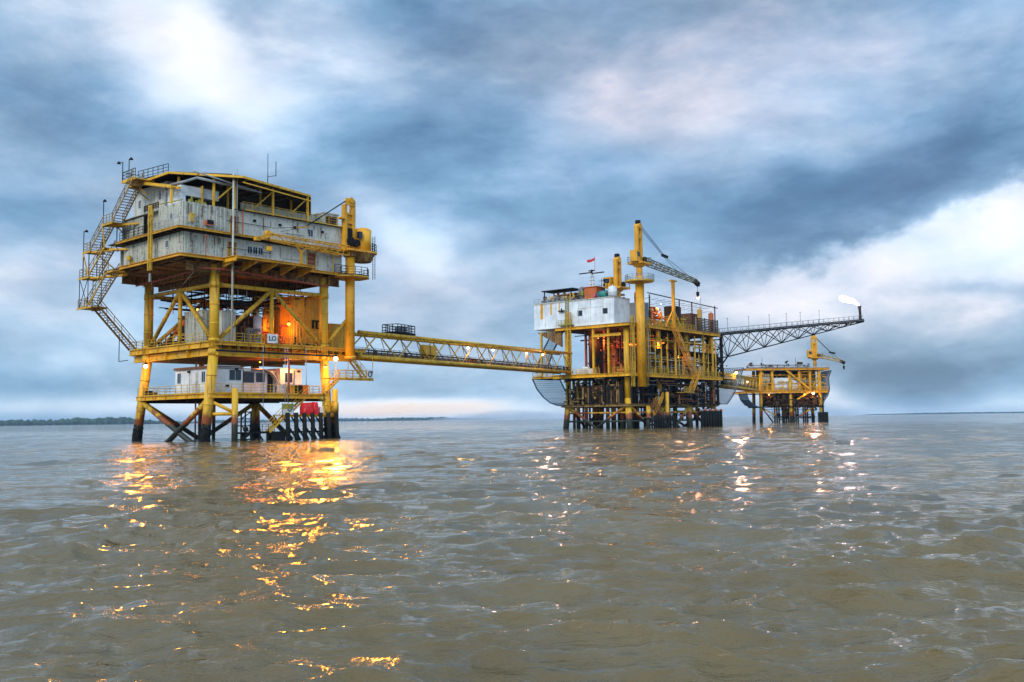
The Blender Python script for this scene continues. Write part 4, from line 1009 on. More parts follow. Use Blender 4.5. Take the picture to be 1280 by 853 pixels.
part('board', MB().box(8.5, 10.0, -1.42, -1.36, 3.75, 4.4), 'olive paint', t); part('lower_panel', MB().box(8.5, 10.0, -1.41, -1.37, 3.2, 3.73), 'white steel', t); part('post', MB().box(8.42, 8.5, -1.43, -1.35, 3.08, 4.5).box(10.0, 10.08, -1.43, -1.35, 3.08, 4.5), 'galvanised', t)
part('chevron', MB().bar((9.2, -1.44, 3.75), (9.5, -1.44, 3.45), .02, .12).bar((9.5, -1.44, 3.45), (9.8, -1.44, 3.75), .02, .12), 'ink', t)

# ---- lights: bulkhead lamps the photograph shows burning
def lamp(F, pos, label, power, col=(1, .45, .1), r=.14, mat='lamp glow orange', grp=None, lr=.3, hang=.35):
    u, v, z = pos
    t = thing('deck_lamp', label, 'lamp', F, (u, v, z + hang), grp)
    part('bulb', MB().ball((u, v, z), r, 10), mat, t, True)
    part('housing', MB().tube((u, v, z + r * .7), (u, v, z + r * 1.6), r * 1.15, r * .6, 8).tube((u, v, z + r), (u, v, z + hang + .05), .03, n=5), 'dark steel', t)
    L = bpy.data.lights.new('lamp_light', 'POINT'); L.energy = power; L.color = col; L.shadow_soft_size = lr
    o = bpy.data.objects.new('lamp_light', L); COL.objects.link(o); o.location = F.W(u, v, z - .55)
    return t
def flood(F, pos, power, col, lr=.3, cone=95, aim=(0, 0, -6)):
    # beam of a floodlight turned out over the water
    L = bpy.data.lights.new('flood_light_beam', 'SPOT'); L.energy = power; L.color = col; L.shadow_soft_size = lr; L.spot_size = R(cone); L.spot_blend = .6
    o = bpy.data.objects.new('flood_light_beam', L); COL.objects.link(o); o.location = F.W(*pos)
    o.rotation_euler = (Vector(o.location) - Vector(aim)).to_track_quat('Z', 'Y').to_euler()
G = 'burning lamps on the nearest platform'
lamp(F1, (15.9, -2.1, 10.1), 'brightest white-yellow floodlight beside the crane pedestal foot', 260, (1, .55, .16), .30, 'lamp glow white', G, .4, .6)
lamp(F1, (14.7, -1.6, 9.0), 'orange lamp below the brightest floodlight near the right leg', 160, (1, .36, .05), .2, grp=G)
lamp(F1, (-1.0, 14.2, 9.35), 'white-orange floodlight beside the far left leg', 170, (1, .45, .12), .26, 'lamp glow white', G, .35, .8)
lamp(F1, (11.4, 1.6, 14.5), 'orange lamp glowing in front of the yellow enclosure', 200, (1, .34, .04), .2, grp=G)
lamp(F1, (6.8, .9, 9.5), 'small red-orange lamp under the deck above the middle cabin', 160, (1, .18, .03), .1, grp=G)
lamp(F1, (10.6, .4, 9.3), 'small orange lamp above the lit cabin', 350, (1, .42, .08), .12, grp=G)
lamp(F1, (8.8, 4.6, 15.0), 'dim orange lamp among the red pipes of the main deck', 320, (1, .28, .04), .12, grp=G)
lamp(F1, (3.2, 9.4, 16.4), 'dim orange lamp above the black engine skid', 220, (1, .34, .06), .12, grp=G)

flood(F1, (15.9, -2.4, 9.9), 5000, (1, .40, .035), .95, 80)
flood(F1, (14.7, -1.9, 8.9), 3400, (1, .34, .02), .9, 80)
flood(F1, (-1.2, 14.0, 9.2), 2600, (1, .30, .015), .9, 80)
flood(F1, (11.4, 1.2, 14.4), 3400, (1, .34, .02), .9, 80)
flood(F1, (10.6, .2, 9.2), 2200, (1, .32, .015), .9, 80)
# dark machinery that fills the middle of the main deck
t = thing('generator_set', 'large dark generator housing deep in the middle of the nearest main deck', 'generator', F1, (8, 10, ZD))
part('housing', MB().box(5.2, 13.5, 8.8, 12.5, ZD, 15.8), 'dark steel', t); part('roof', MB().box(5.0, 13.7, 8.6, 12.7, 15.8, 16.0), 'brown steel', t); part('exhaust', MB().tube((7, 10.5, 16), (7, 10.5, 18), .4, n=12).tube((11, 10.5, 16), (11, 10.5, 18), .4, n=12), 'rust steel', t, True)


def gear(name, label, cat, F, bx, mats, n, seed, big=.6):
    t = thing(name, label, cat, F, ((bx[0] + bx[1]) / 2, (bx[2] + bx[3]) / 2, bx[4])); r_ = random.Random(seed)
    for mt in mats:
        mb = MB(); x0, x1, y0, y1, z0, z1 = bx
        for i in range(n):
            u, v, z = r_.uniform(x0, x1), r_.uniform(y0, y1), r_.uniform(z0, z1); k = r_.random()
            if k < .4: mb.tube((u, v, z0), (u, v, z), r_.uniform(.05, .15), n=7)
            elif k < .6: mb.tube((u, v, z), (min(x1, u + r_.uniform(.6, 2.5)), v, z), r_.uniform(.05, .13), n=7).tube((u, v, z0), (u, v, z), .08, n=6)
            else: w, h = r_.uniform(.15, big), r_.uniform(.2, big * 1.5); mb.box(u, u + w, v, v + w, z0, z0 + h)
        part('pipes', mb, mt, t)
    return t
gear('process_skid', 'dull yellow and grey pump skid on the main deck left of the LO sign', 'machinery', F1, (4.6, 7.2, .6, 2.2, ZD, 13.6), ('dull yellow paint', 'grey steel'), 16, 3)
gear('process_skid', 'rusty pump skid along the left edge of the nearest main deck', 'machinery', F1, (.5, 1.6, 11, 14.6, ZD, 13.4), ('rust steel', 'dark steel'), 18, 4)
gear('process_skid', 'small brown valve stand in front of the tall yellow enclosure', 'machinery', F1, (12.2, 16.5, 1.0, 2.0, ZD, 13.2), ('dull yellow paint', 'dark steel'), 16, 5, .4)
gear('cable_locker', 'dark cable boxes hanging on the right part of the tall yellow enclosure', 'machinery', F1, (15.2, 16.4, 1.9, 2.15, 14.2, 15.6), ('dark steel',), 7, 6, .4)

r_ = random.Random(77); m = MB()
for i in range(26):
    u = r_.uniform(-4.2, 17.8); z = r_.choice((Z3 - .1, Z2 - .5)) - r_.uniform(0, .3); v = -.80 if z > Z2 else -.70
    m.box(u, u + r_.uniform(.03, .12), v, v + .03, z - r_.uniform(.4, 1.6), z)
part('rust_run', m, 'rust steel', Q)
m = MB()
for z in (Z2 + 1.5, ZQ + 1.4): m.path([(1.0, -.85, z), (7, -.85, z + .02), (7.0, -.85, z + .8)], .035, 6).path([(9, -.85, z - .4), (12, -.85, z - .4)], .03, 6)
for u in (4.6, 8.2, 10.4, 14.6): m.box(u, u + .3, -.95, -.7, Z2 + 1.9, Z2 + 2.15)
part('conduit', m, 'dark steel', Q)
m = MB()
for (u, v, z) in ((2.0, .62, 6.4), (3.2, .62, 8.4), (8.3, 1.8, 8.3), (12.4, 1.1, 8.4)): m.box(u, u + .35, v - .18, v + .05, z, z + .25)
m.path([(4.3, .6, 5.7), (4.3, .6, 8.6), (1, .6, 8.6)], .04, 6).path([(11.9, 1.1, 5.7), (11.9, 1.1, 8.6)], .05, 6)
K2 = thing('wall_fittings', 'small dark vents and conduit fixed along the front of the white lower deck cabins', 'fittings', F1, (6, .6, 6.4))
part('conduit', m, 'dark steel', K2)

for (p_, q_) in (((-6.5, 20.2, 23.7), (-6.5, 18.6, 20.7)), ((-4.6, 20.2, 23.7), (-4.6, 14.4, 20.8)), ((-6.5, 15.0, 26.5), (-6.5, 14.3, 23.7)), ((-6.5, 14.4, 23.6), (-6.5, 18.6, 20.6)), ((-4.6, 15.0, 26.5), (-3.6, 12.5, 24.3)), ((-6.5, 18.2, 16.9), (-6.5, 14, 20.4))):
    part('brace', MB().bar(p_, q_, .12), 'dull yellow paint', ST)
gear('deck_gear', 'brown and grey gear crowded along the back of the nearest main deck', 'machinery', F1, (3, 12, 12.8, 15, ZD, 14.6), ('brown steel', 'dull yellow paint', 'grey steel'), 26, 13, .9)
gear('deck_gear', 'small rusty pipe stubs beside the tall grey ribbed cabinet', 'machinery', F1, (4.2, 6, 1.6, 3, ZD, 15), ('rust steel', 'dark steel'), 16, 14, .5)
m = MB()
for v in (-.95, .4): m.bar((-.3, v, ZD - 1.1), (16.5, v, ZD - 1.1), .14, .2)
for u in np.arange(.5, 16, 1.9): m.bar((u, -.95, ZD - .3), (u, -.95, ZD - 1.2), .07)
part('cable_tray', m, 'dark steel', bpy.data.objects['oil_platform'])

# =================================================================== second, larger platform
F2 = Frame(22.89, 190.0, 51)
D1, DL, DU = 11.05, 4.95, 21.0
T = thing('oil_platform', 'large middle production platform on many piles with yellow decks and dark crowded process levels', 'platform', F2, (18, 8, 0))
for u in (.6, 13, 24.8, 36.4):
    for v in (.6, 15.0):
        o = (-.5 if u < 5 else (.6 if u > 30 else 0), -.8 if v < 5 else .7)
        m = MB().tube((u + o[0], v + o[1], -2), (u, v, 6), .62, n=16).tube((u, v, 6), (u, v, DU - .5), .58, n=16)
        part('leg', m, 'leg paint', T, True)
def brace(p, q, r=.27, mat='leg paint', n=10): part('brace', collared(p, q, r, n), mat, T, True)
brace((.4, 14.9, 4.6), (.2, 7.0, -.5)); brace((.4, .9, 4.6), (.2, 9.0, -.5)); brace((.4, 14.9, 4.6), (8, 15.2, -.6)); brace((12.8, 15, 4.6), (6, 15.2, -.6))
for a, b in ((.6, 13), (13, 24.8), (24.8, 36.4)):
    brace((a, .2, 4.8), ((a + b) / 2 + 1.5, -.1, -.5)); brace((b, .2, 4.8), ((a + b) / 2 - 1.5, -.1, -.5))
brace((36.4, .9, 4.6), (36.8, 9, -.5)); brace((36.4, 14.9, 4.6), (36.8, 7, -.5))
rg = random.Random(12)
for i in range(24):
    u, v = 2.4 + (i % 6) * 1.9 + rg.uniform(-.3, .3), 3 + (i // 4) * 3.0 + rg.uniform(-.3, .3)
    part('conductor_pipe', MB().tube((u, v, -2), (u, v, D1 - 1), rg.choice((.24, .3, .36)), n=10), 'leg paint', T, True)
for i in range(10):
    u, v = 15.5 + (i % 5) * 4.2 + rg.uniform(-.5, .5), 2.5 + (i // 5) * 6 + rg.uniform(-.8, .8)
    part('conductor_pipe', MB().tube((u, v, -2), (u, v, D1 - 1), rg.choice((.2, .3, .34)), n=10), 'leg paint', T, True)
def slab(x0, x1, y0, y1, z, h, mat, lab=None, w=.25):
    part('deck', MB().box(x0, x1, y0, y1, z - .12, z), 'grating', T, label=lab)
    e = MB().channel((x0, y0 - .05, z), (x1, y0 - .05, z), (0, -1), h, w).channel((x0 - .05, y0, z), (x0 - .05, y1, z), (-1, 0), h, w).channel((x0, y1 + .05, z), (x1, y1 + .05, z), (0, 1), h, w).channel((x1 + .05, y0, z), (x1 + .05, y1, z), (1, 0), h, w)
    part('edge_girder', e, mat, T)
    j = MB()
    for u in np.arange(x0 + .8, x1, 2.0): j.ibeam((u, y0, z - .13), (u, y1, z - .13), h * .8, .2)
    for v in np.arange(y0 + .8, y1, 4.5): j.ibeam((x0, v, z - .13), (x1, v, z - .13), h * .9, .3)
    part('joists', j, 'brown steel', T)
slab(-1.2, 38.2, -1.2, 17.5, D1, .7, 'yellow paint', 'main deck')
slab(-1.0, 6.0, 17.6, 23.2, D1 - .1, .4, 'dull yellow paint', 'side walkway at the bridge')
slab(-.3, 37.6, -.2, 16.2, DL, .5, 'stair paint', 'cellar deck')
slab(-1.0, 38.0, -1.0, 17.0, DU, .65, 'yellow paint', 'upper deck')
slab(5, 38.0, -.4, 10, 16.4, .3, 'brown steel', 'mezzanine')
for pts in (((-1.1, 17.4), (-1.1, 6)), ((-1.1, 3.0), (-1.1, -1.1)), ((4.5, -1.1), (22, -1.1)), ((26, -1.1), (38.1, -1.1)), ((38.1, -1.1), (38.1, 8)), ((-1.0, 23.1), (-1, 17.6)), ((-1, 23.1), (6, 23.1))):
    part('railing', MB().rail([(*pts[0], D1), (*pts[1], D1)], 1.15, 1.6, .04), 'dull yellow paint', T)
for pts in (((6, -.95), (16, -.95)), ((18, -.95), (38, -.95)), ((38, -.95), (38, 16))):
    part('railing', MB().rail([(*pts[0], DU), (*pts[1], DU)], 1.15, 1.3, .045), 'dull yellow paint', T)
# inner posts
for (u, v, mt) in ((-.6, 7.7, 'yellow paint'), (-.6, 13.8, 'dull yellow paint'), (3, 3.5, 'orange paint'), (4.2, 8.2, 'orange paint'), (-.4, 4.2, 'yellow paint'), (2.2, 11.5, 'pink plastic'), (18, -.6, 'dull yellow paint'), (30.5, -.6, 'dull yellow paint'), (-.8, 20.8, 'dull yellow paint')):
    part('post', MB().box(u - .2, u + .2, v - .2, v + .2, D1, DU - .6), mt if mt != 'pink plastic' else 'red pipe', T)
m = MB(); m.ibeam((-.8, 1, DU - 1.9), (-.8, 8, DU - 1.9), .6, .3); part('girder', m, 'yellow paint', T)
m = MB().add([(-.7, 15.6, DU - .6), (-.7, 22, DU - .6), (-.7, 15.6, DU - 4.0), (-.3, 15.6, DU - .6), (-.3, 22, DU - .6), (-.3, 15.6, DU - 4.0)], [(0, 2, 1), (3, 4, 5), (0, 1, 4, 3), (1, 2, 5, 4), (2, 0, 3, 5)])
part('gusset', m, 'soffit paint', T)
m = MB().box(-.15, .0, 1.2, 11.8, DL, 8.7).box(11.5, 12, 11.7, 11.8, DL, 8.7).box(0, 8, 11.7, 11.8, DL, 8.7).box(5.5, 20, 2.2, 2.3, DL, 9.6).box(21, 37, 4.2, 4.3, DL, 9.0)
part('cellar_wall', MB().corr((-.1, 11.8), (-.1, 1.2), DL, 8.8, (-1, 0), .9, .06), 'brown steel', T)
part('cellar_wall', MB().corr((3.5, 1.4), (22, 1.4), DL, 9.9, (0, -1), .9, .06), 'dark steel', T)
# crowded pipes, cable trays and small gear, one mesh per level
def clutter(name, mat, n, bx, seed, big=.5, T_=None, tubes=True):
    r_ = random.Random(seed); mb = MB(); x0, x1, y0, y1, z0, z1 = bx
    for f_ in (.35, .8): mb.tube((x0, (y0 + y1) / 2, z0 + (z1 - z0) * f_), (x1, (y0 + y1) / 2, z0 + (z1 - z0) * f_), .09, n=6)
    for i in range(n):
        u, v, z = r_.uniform(x0, x1), r_.uniform(y0, y1), r_.uniform(z0, z1); k = r_.random()
        if k < .3: mb.tube((u, v, z0), (u, v, z), r_.uniform(.06, .22), n=7)
        elif k < .5: mb.tube((u, v, z), (min(x1, u + r_.uniform(1, 6)), v, z), r_.uniform(.05, .2), n=7)
        elif k < .65: mb.tube((u, v, z), (u, min(y1, v + r_.uniform(1, 5)), z), r_.uniform(.05, .2), n=7)
        elif k < .85:
            w, h = r_.uniform(.15, big), r_.uniform(.15, big * 1.3); mb.box(u, u + w, v, v + w, z, z + h)
        elif k < .93: mb.ball((u, v, z), r_.uniform(.15, big * .5), 8)
        else: mb.bar((u, v, z), (u + r_.uniform(-1, 1), v, min(z1, z + r_.uniform(.5, 2))), .07)
    return part(name, mb, mat, T_ or T)
clutter('cellar_piping', 'dark steel', 170, (0, 37, -.6, 6, DL, D1 - .8), 1, .9)
clutter('cellar_piping', 'brown steel', 150, (0, 37, -.6, 8, DL, D1 - .8), 2, .8)
clutter('cellar_valves', 'galvanised', 40, (4, 32, -.9, 2, DL + .2, D1 - 1.2), 3, .45)
clutter('cellar_piping', 'dark steel', 90, (-1.0, -.2, 1, 15, DL, D1 - .8), 13, .7)
clutter('cellar_piping', 'stair paint', 70, (-1.0, .1, .5, 15, DL, D1 - .8), 14, .6)
clutter('cellar_piping', 'dark steel', 120, (8, 37, -1.2, -.2, DL - .3, D1 - .8), 15, .8)
clutter('cellar_piping', 'rust steel', 70, (10, 36, -1.3, -.3, DL, D1 - .8), 16, .7)
clutter('under_deck_piping', 'dark steel', 60, (6, 34, 0, 8, 1.6, DL), 17, .8)
clutter('handrail_gear', 'dull yellow paint', 50, (6, 36, -1.1, -.3, D1, 20), 18, .4)
clutter('handrail_gear', 'brown steel', 90, (6, 36, -1.0, 1.5, D1, DU - 1), 19, .7)
for z in (1.5, 3.2): part('brace', MB().tube((.6, .2, z), (36.4, .2, z), .18, n=8).tube((.4, .2, z), (.4, 15, z), .18, n=8), 'leg paint', T, True)
clutter('process_piping', 'rust steel', 130, (3, 36, -.3, 8, D1, 16), 4, .8)
clutter('process_piping', 'dark steel', 130, (1, 37, 1, 14, D1, DU - .8), 5, 1.0)
clutter('process_piping', 'dull yellow paint', 60, (4, 34, -.6, 3, D1, 20), 6, .5)
clutter('overhead_piping', 'dark steel', 110, (0, 37, -.3, 14, 16.4, DU - .9), 7, 1.1)
clutter('process_piping', 'orange paint', 60, (1.5, 9, 1.0, 10, D1, 18), 8, .6)
clutter('process_piping', 'red pipe', 50, (2, 24, 1.0, 9, D1, 18), 9, .6)
clutter('handrail_gear', 'galvanised', 34, (6, 30, -1.0, .2, D1, 15.5), 10, .4)
part('duct', MB().path([(9.5, -.5, D1), (9.5, -.5, 17.6), (11.2, -.4, 18.2), (11.2, -.4, 20.3)], .33, 10), 'dull yellow paint', T, True)
part('duct', MB().path([(6.7, -.8, D1 - .2), (6.7, -.8, 20.4)], .16, 8), 'galvanised', T, True)
# dark walls added inside to keep light out of the crowded bays
part('added_bulkhead', MB().box(1.5, 37.5, 10.2, 10.35, D1, DU - .7), 'brown steel', T); part('added_bulkhead', MB().box(9.8, 9.95, 2.6, 10.2, D1, DU - .7), 'soffit paint', T); part('added_bulkhead', MB().box(26.0, 26.15, 2.6, 10.2, D1, 17), 'brown steel', T)
part('added_bulkhead', MB().box(10, 31, 5.4, 5.5, D1, DU - .7), 'soffit paint', T); part('added_bulkhead', MB().box(1, 34, 9.0, 9.15, DL, D1 - .8), 'dark steel', T)
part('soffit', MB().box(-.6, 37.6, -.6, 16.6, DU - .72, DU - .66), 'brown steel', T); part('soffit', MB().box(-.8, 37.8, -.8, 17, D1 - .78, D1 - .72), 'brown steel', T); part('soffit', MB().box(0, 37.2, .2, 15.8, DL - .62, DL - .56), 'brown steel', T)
# long stair on the right face and its return to the cellar deck
part('stair', MB().stairs((24.3, -1.7, D1 + .1), (15.3, -1.7, DU), 1.0, r=.04), 'crane yellow', T)
part('stair', MB().stairs((21.6, -2.2, 7.4), (25.2, -2.2, D1 + .8), 1.0, r=.045), 'crane yellow', T)
part('landing', MB().box(24.2, 26.4, -2.8, -1.2, D1, D1 + .1), 'yellow paint', T); part('landing', MB().box(17.5, 22, -2.8, -.9, 7.3, 7.4), 'dull yellow paint', T)
part('railing', MB().rail([(17.5, -2.75, 7.4), (21.6, -2.75, 7.4)], 1.1, 1.0, .045), 'dull yellow paint', T)
# caged ladders either side of the crane pedestal
for u in (-.9, 5.0):
    part('ladder', MB().ladder((u, -1.5, 8.3), (u, -1.5, 22.2), .55, True, .045), 'dull yellow paint', T)
for u in (.1, 4.2): part('post', MB().box(u - .12, u + .12, -1.5, -1.25, 8.3, 22.0), 'dull yellow paint', T)
# boat landing, piles and fenders
for (u, v, z) in ((-.2, 5.8, 0), (12.9, -1.2, 7.2), (5.2, -1.3, 4.3)):
    if z: part('fender_pile', MB().tube((u, v, -2), (u, v, z), .42, n=12).ball((u, v, z), .42, 10, .6), 'leg paint', T, True)
B = thing('boat_landing', 'dark green weathered boat landing with yellow stairs under the middle platform', 'boat landing', F2, (9, -1.6, 0))
part('deck', MB().box(4.4, 14.2, -2.4, -.6, 2.1, 2.25), 'grating', B)
for i in range(11):
    u = 4.6 + i * .93; part('fender_pile', MB().tube((u, -2.5, -1.5), (u, -2.5, 2.6), .2, n=8), 'black rubber', B, True)
part('bracing', MB().bar((4.2, -2.3, .7), (14.6, -2.3, .7), .35).bar((4.2, -2.3, 1.6), (14.6, -2.3, 1.6), .3), 'black rubber', B)
part('stair', MB().stairs((6.5, -1.2, 2.2), (10.4, -1.2, 6.2), 1.2, r=.05), 'crane yellow', B)
part('stair', MB().stairs((9.0, -2.0, 2.2), (5.2, -2.0, 5.0), 1.0, r=.05), 'rust steel', B)
B = thing('pile_row', 'row of short dark piles with red and white caps right of the boat landing', 'pile row', F2, (32, -1.4, 0))
for i in range(8):
    u = 27.2 + i * 1.28
    part('pile', MB().tube((u, -1.6, -1.5), (u, -1.6, 3.6), .33, n=10), 'black rubber', B, True)
    part('cap', MB().tube((u, -1.6, 3.4), (u, -1.6, 3.85), .36, n=10), 'red pipe' if i % 2 else 'galvanised', B, True)
part('cap_beam', MB().bar((26.8, -1.3, 3.3), (36.6, -1.3, 3.3), .3), 'rust steel', B)
# quarters module
Qm = thing('quarters_module', 'white rust-streaked steel quarters box with two small square windows on the middle platform', 'building', F2, (2.4, 12.5, DU))
m = MB().box(-.7, 5.2, 2.5, 22.7, 21.35, 26.35); part('wall', m, 'white steel', Qm)
part('skirt', MB().box(-.78, 5.25, 2.42, 22.78, 21.0, 21.35), 'hazard white', Qm); m = MB()
for v in np.arange(5.3, 22, 2.9): m.box(-.76, -.7, v - .05, v + .05, 21.35, 26.35)
m.box(-.74, -.7, 5, 11.5, 24.6, 24.7)
part('seams', m, 'pale panel', Qm)
part('roof_edge', MB().box(-.85, 5.3, 2.4, 22.8, 26.35, 26.5), 'pale panel', Qm)
for v in (4.1, 10.3): window(v, -.7, 23.2, 1.0, 1.0, 1, Qm, 'u', 'dark steel')
part('balcony', MB().box(-1.9, -.8, 12.2, 15.6, 21.3, 21.42).rail([(-1.85, 12.2, 21.42), (-1.85, 15.6, 21.42)], 1.0, .8, .045), 'olive paint', Qm)
part('ladder', MB().ladder((-1.3, 13.2, D1), (-1.3, 13.2, 24.0), .8, True, .07, (-1, 0)), 'yellow paint', Qm)
part('ladder', MB().ladder((-1.0, 13.9, 21.4), (-1.0, 13.9, 27.0), .7, False, .06, (-1, 0)), 'olive paint', Qm)
part('lamp_cluster', MB().box(-1.3, -.8, 14.6, 16.0, 24.4, 24.6).bar((-1.1, 15.2, 24.2), (-1.1, 15.2, 25.0), .2), 'dark steel', Qm)
part('streak', MB().box(-.72, -.69, 20.3, 21.0, 23.2, 26.3).box(-.72, -.69, 18.0, 18.4, 23.9, 26.3).box(-.72, -.69, 15.9, 16.2, 24.2, 26.3), 'crane yellow', Qm, label='yellow rust streak below the roof edge')
m = MB().box(5.2, 8.0, -.3, 4.0, 21.0, 25.6); part('wall', m, 'grey steel', Qm, label='grey side room behind the white box')
# topsides
def stufft(name, label, cat, b, mat, n, seed, big=.6):
    t = thing(name, label, cat, F2, ((b[0] + b[1]) / 2, (b[2] + b[3]) / 2, b[4]))
    clutter('pipes', mat, n, b, seed, big, t); return t
t = thing('shade_canopy', 'flat dark canopy on posts at the left end of the white module roof', 'canopy', F2, (2, 18, 26.5))
part('roof', MB().box(.5, 4.5, 13.4, 21.6, 29.2, 29.4), 'dark steel', t)
for u, v in ((.8, 14), (.8, 17.5), (.8, 21), (4.2, 14), (4.2, 21)): part('post', MB().box(u - .09, u + .09, v - .09, v + .09, 26.5, 29.2), 'dark steel', t)
t = stufft('rooftop_machinery', 'brown and yellow machinery crowded under the dark canopy on the white module', 'machinery', (.4, 4.4, 13, 21.8, 26.5, 28.4), 'dull yellow paint', 60, 31, .9); clutter('machines', 'rust steel', 30, (.4, 4.2, 13, 21.5, 26.5, 28.3), 32, 1.0, t)
t = stufft('rooftop_machinery', 'grey and green tangle of gear between canopy and radar mast', 'machinery', (.3, 4.4, 9.8, 13.2, 26.5, 28.8), 'grey steel', 45, 33, .8); clutter('machines', 'olive paint', 20, (.3, 4.2, 10, 13, 26.5, 28.4), 34, .8, t)
t = thing('radar_mast', 'white radar mast with dark antenna bars over a peach coloured hut', 'mast', F2, (1.5, 9, 26.5))
part('hut', MB().box(.4, 3.2, 7.4, 10.4, 26.5, 29.0).box(.2, 3.4, 7.2, 10.6, 29.0, 29.15), 'orange paint', t); m = MB()
for k in range(4): a = k * math.pi / 2 + .7; m.bar((1.5 + .7 * math.cos(a), 9.2 + .7 * math.sin(a), 29.1), (1.5 + .2 * math.cos(a), 9.2 + .2 * math.sin(a), 32), .1)
for z in (29.8, 30.6, 31.3): m.box(1.0, 2.0, 8.7, 9.7, z, z + .08)
part('mast', m, 'hazard white', t); part('radar_bar', MB().box(1.3, 1.6, 6.2, 9.0, 31.9, 32.1).box(1.2, 1.5, 9.0, 12.2, 32.1, 32.3).box(1.3, 1.7, 8.6, 9.9, 32.5, 32.7).bar((1.5, 9.2, 31.6), (1.5, 9.2, 32.8), .3), 'dark steel', t)
t = thing('flag', 'small red flag flying over the radar mast', 'flag', F2, (1.5, 8.4, 32.6))
part('pole', MB().tube((1.5, 8.4, 32.3), (1.5, 8.4, 35.6), .045, n=6), 'red pipe', t); part('cloth', MB().add([(1.5, 8.4, 35.3), (1.5, 9.1, 35.0), (1.5, 9.8, 35.0), (1.5, 9.7, 34.6), (1.5, 9.4, 34.4), (1.5, 8.4, 34.7), (1.53, 8.4, 35.3), (1.53, 9.4, 34.9), (1.53, 10.4, 34.95), (1.53, 10.3, 34.4), (1.53, 9.4, 34.4), (1.53, 8.4, 34.7)], [(0, 1, 4, 5), (1, 2, 3, 4), (11, 10, 7, 6), (10, 9, 8, 7), (0, 6, 7, 1), (1, 7, 8, 2), (2, 8, 9, 3), (3, 9, 10, 4), (4, 10, 11, 5), (5, 11, 6, 0)]), 'flag red', t)
t = thing('antenna', 'dark lattice antenna stack just right of the peach hut', 'antenna', F2, (1.2, 6.6, 26.5))
m = MB().tube((1.2, 6.6, 26.5), (1.2, 6.6, 30.6), .06, n=6)
for z in (28.4, 29.3, 30.2): m.bar((1.2, 5.9, z), (1.2, 7.3, z), .08); m.box(1.0, 1.4, 5.9, 6.1, z - .3, z + .3)
part('mast', m, 'dark steel', t)
t = thing('rooftop_tank', 'teal green tank lying on the white module roof', 'tank', F2, (.6, 6.0, 26.5)); part('shell', MB().tube((.8, 5.0, 27.3), (.8, 7.0, 27.3), .75, n=14), 'teal paint', t, True); part('stand', MB().box(.4, 1.2, 5.3, 5.5, 26.5, 26.8).box(.4, 1.2, 6.5, 6.7, 26.5, 26.8), 'dark steel', t)
single('buoy', 'pink round buoy left of the teal tank', 'buoy', F2, MB().ball((.6, 7.6, 27.1), .6, 12), 'pink plastic', (.6, 7.6, 26.5), smooth=True)
vessel('pressure_vessel', 'squat pale tank on the roof corner under the smaller crane', F2, (1.2, 4.0), .95, 26.5, 28.4, 'white steel')
vessel('pressure_vessel', 'orange tank at the roof corner right of the smaller crane', F2, (6.6, 1.2), .9, 25.6, 27.6, 'orange paint')
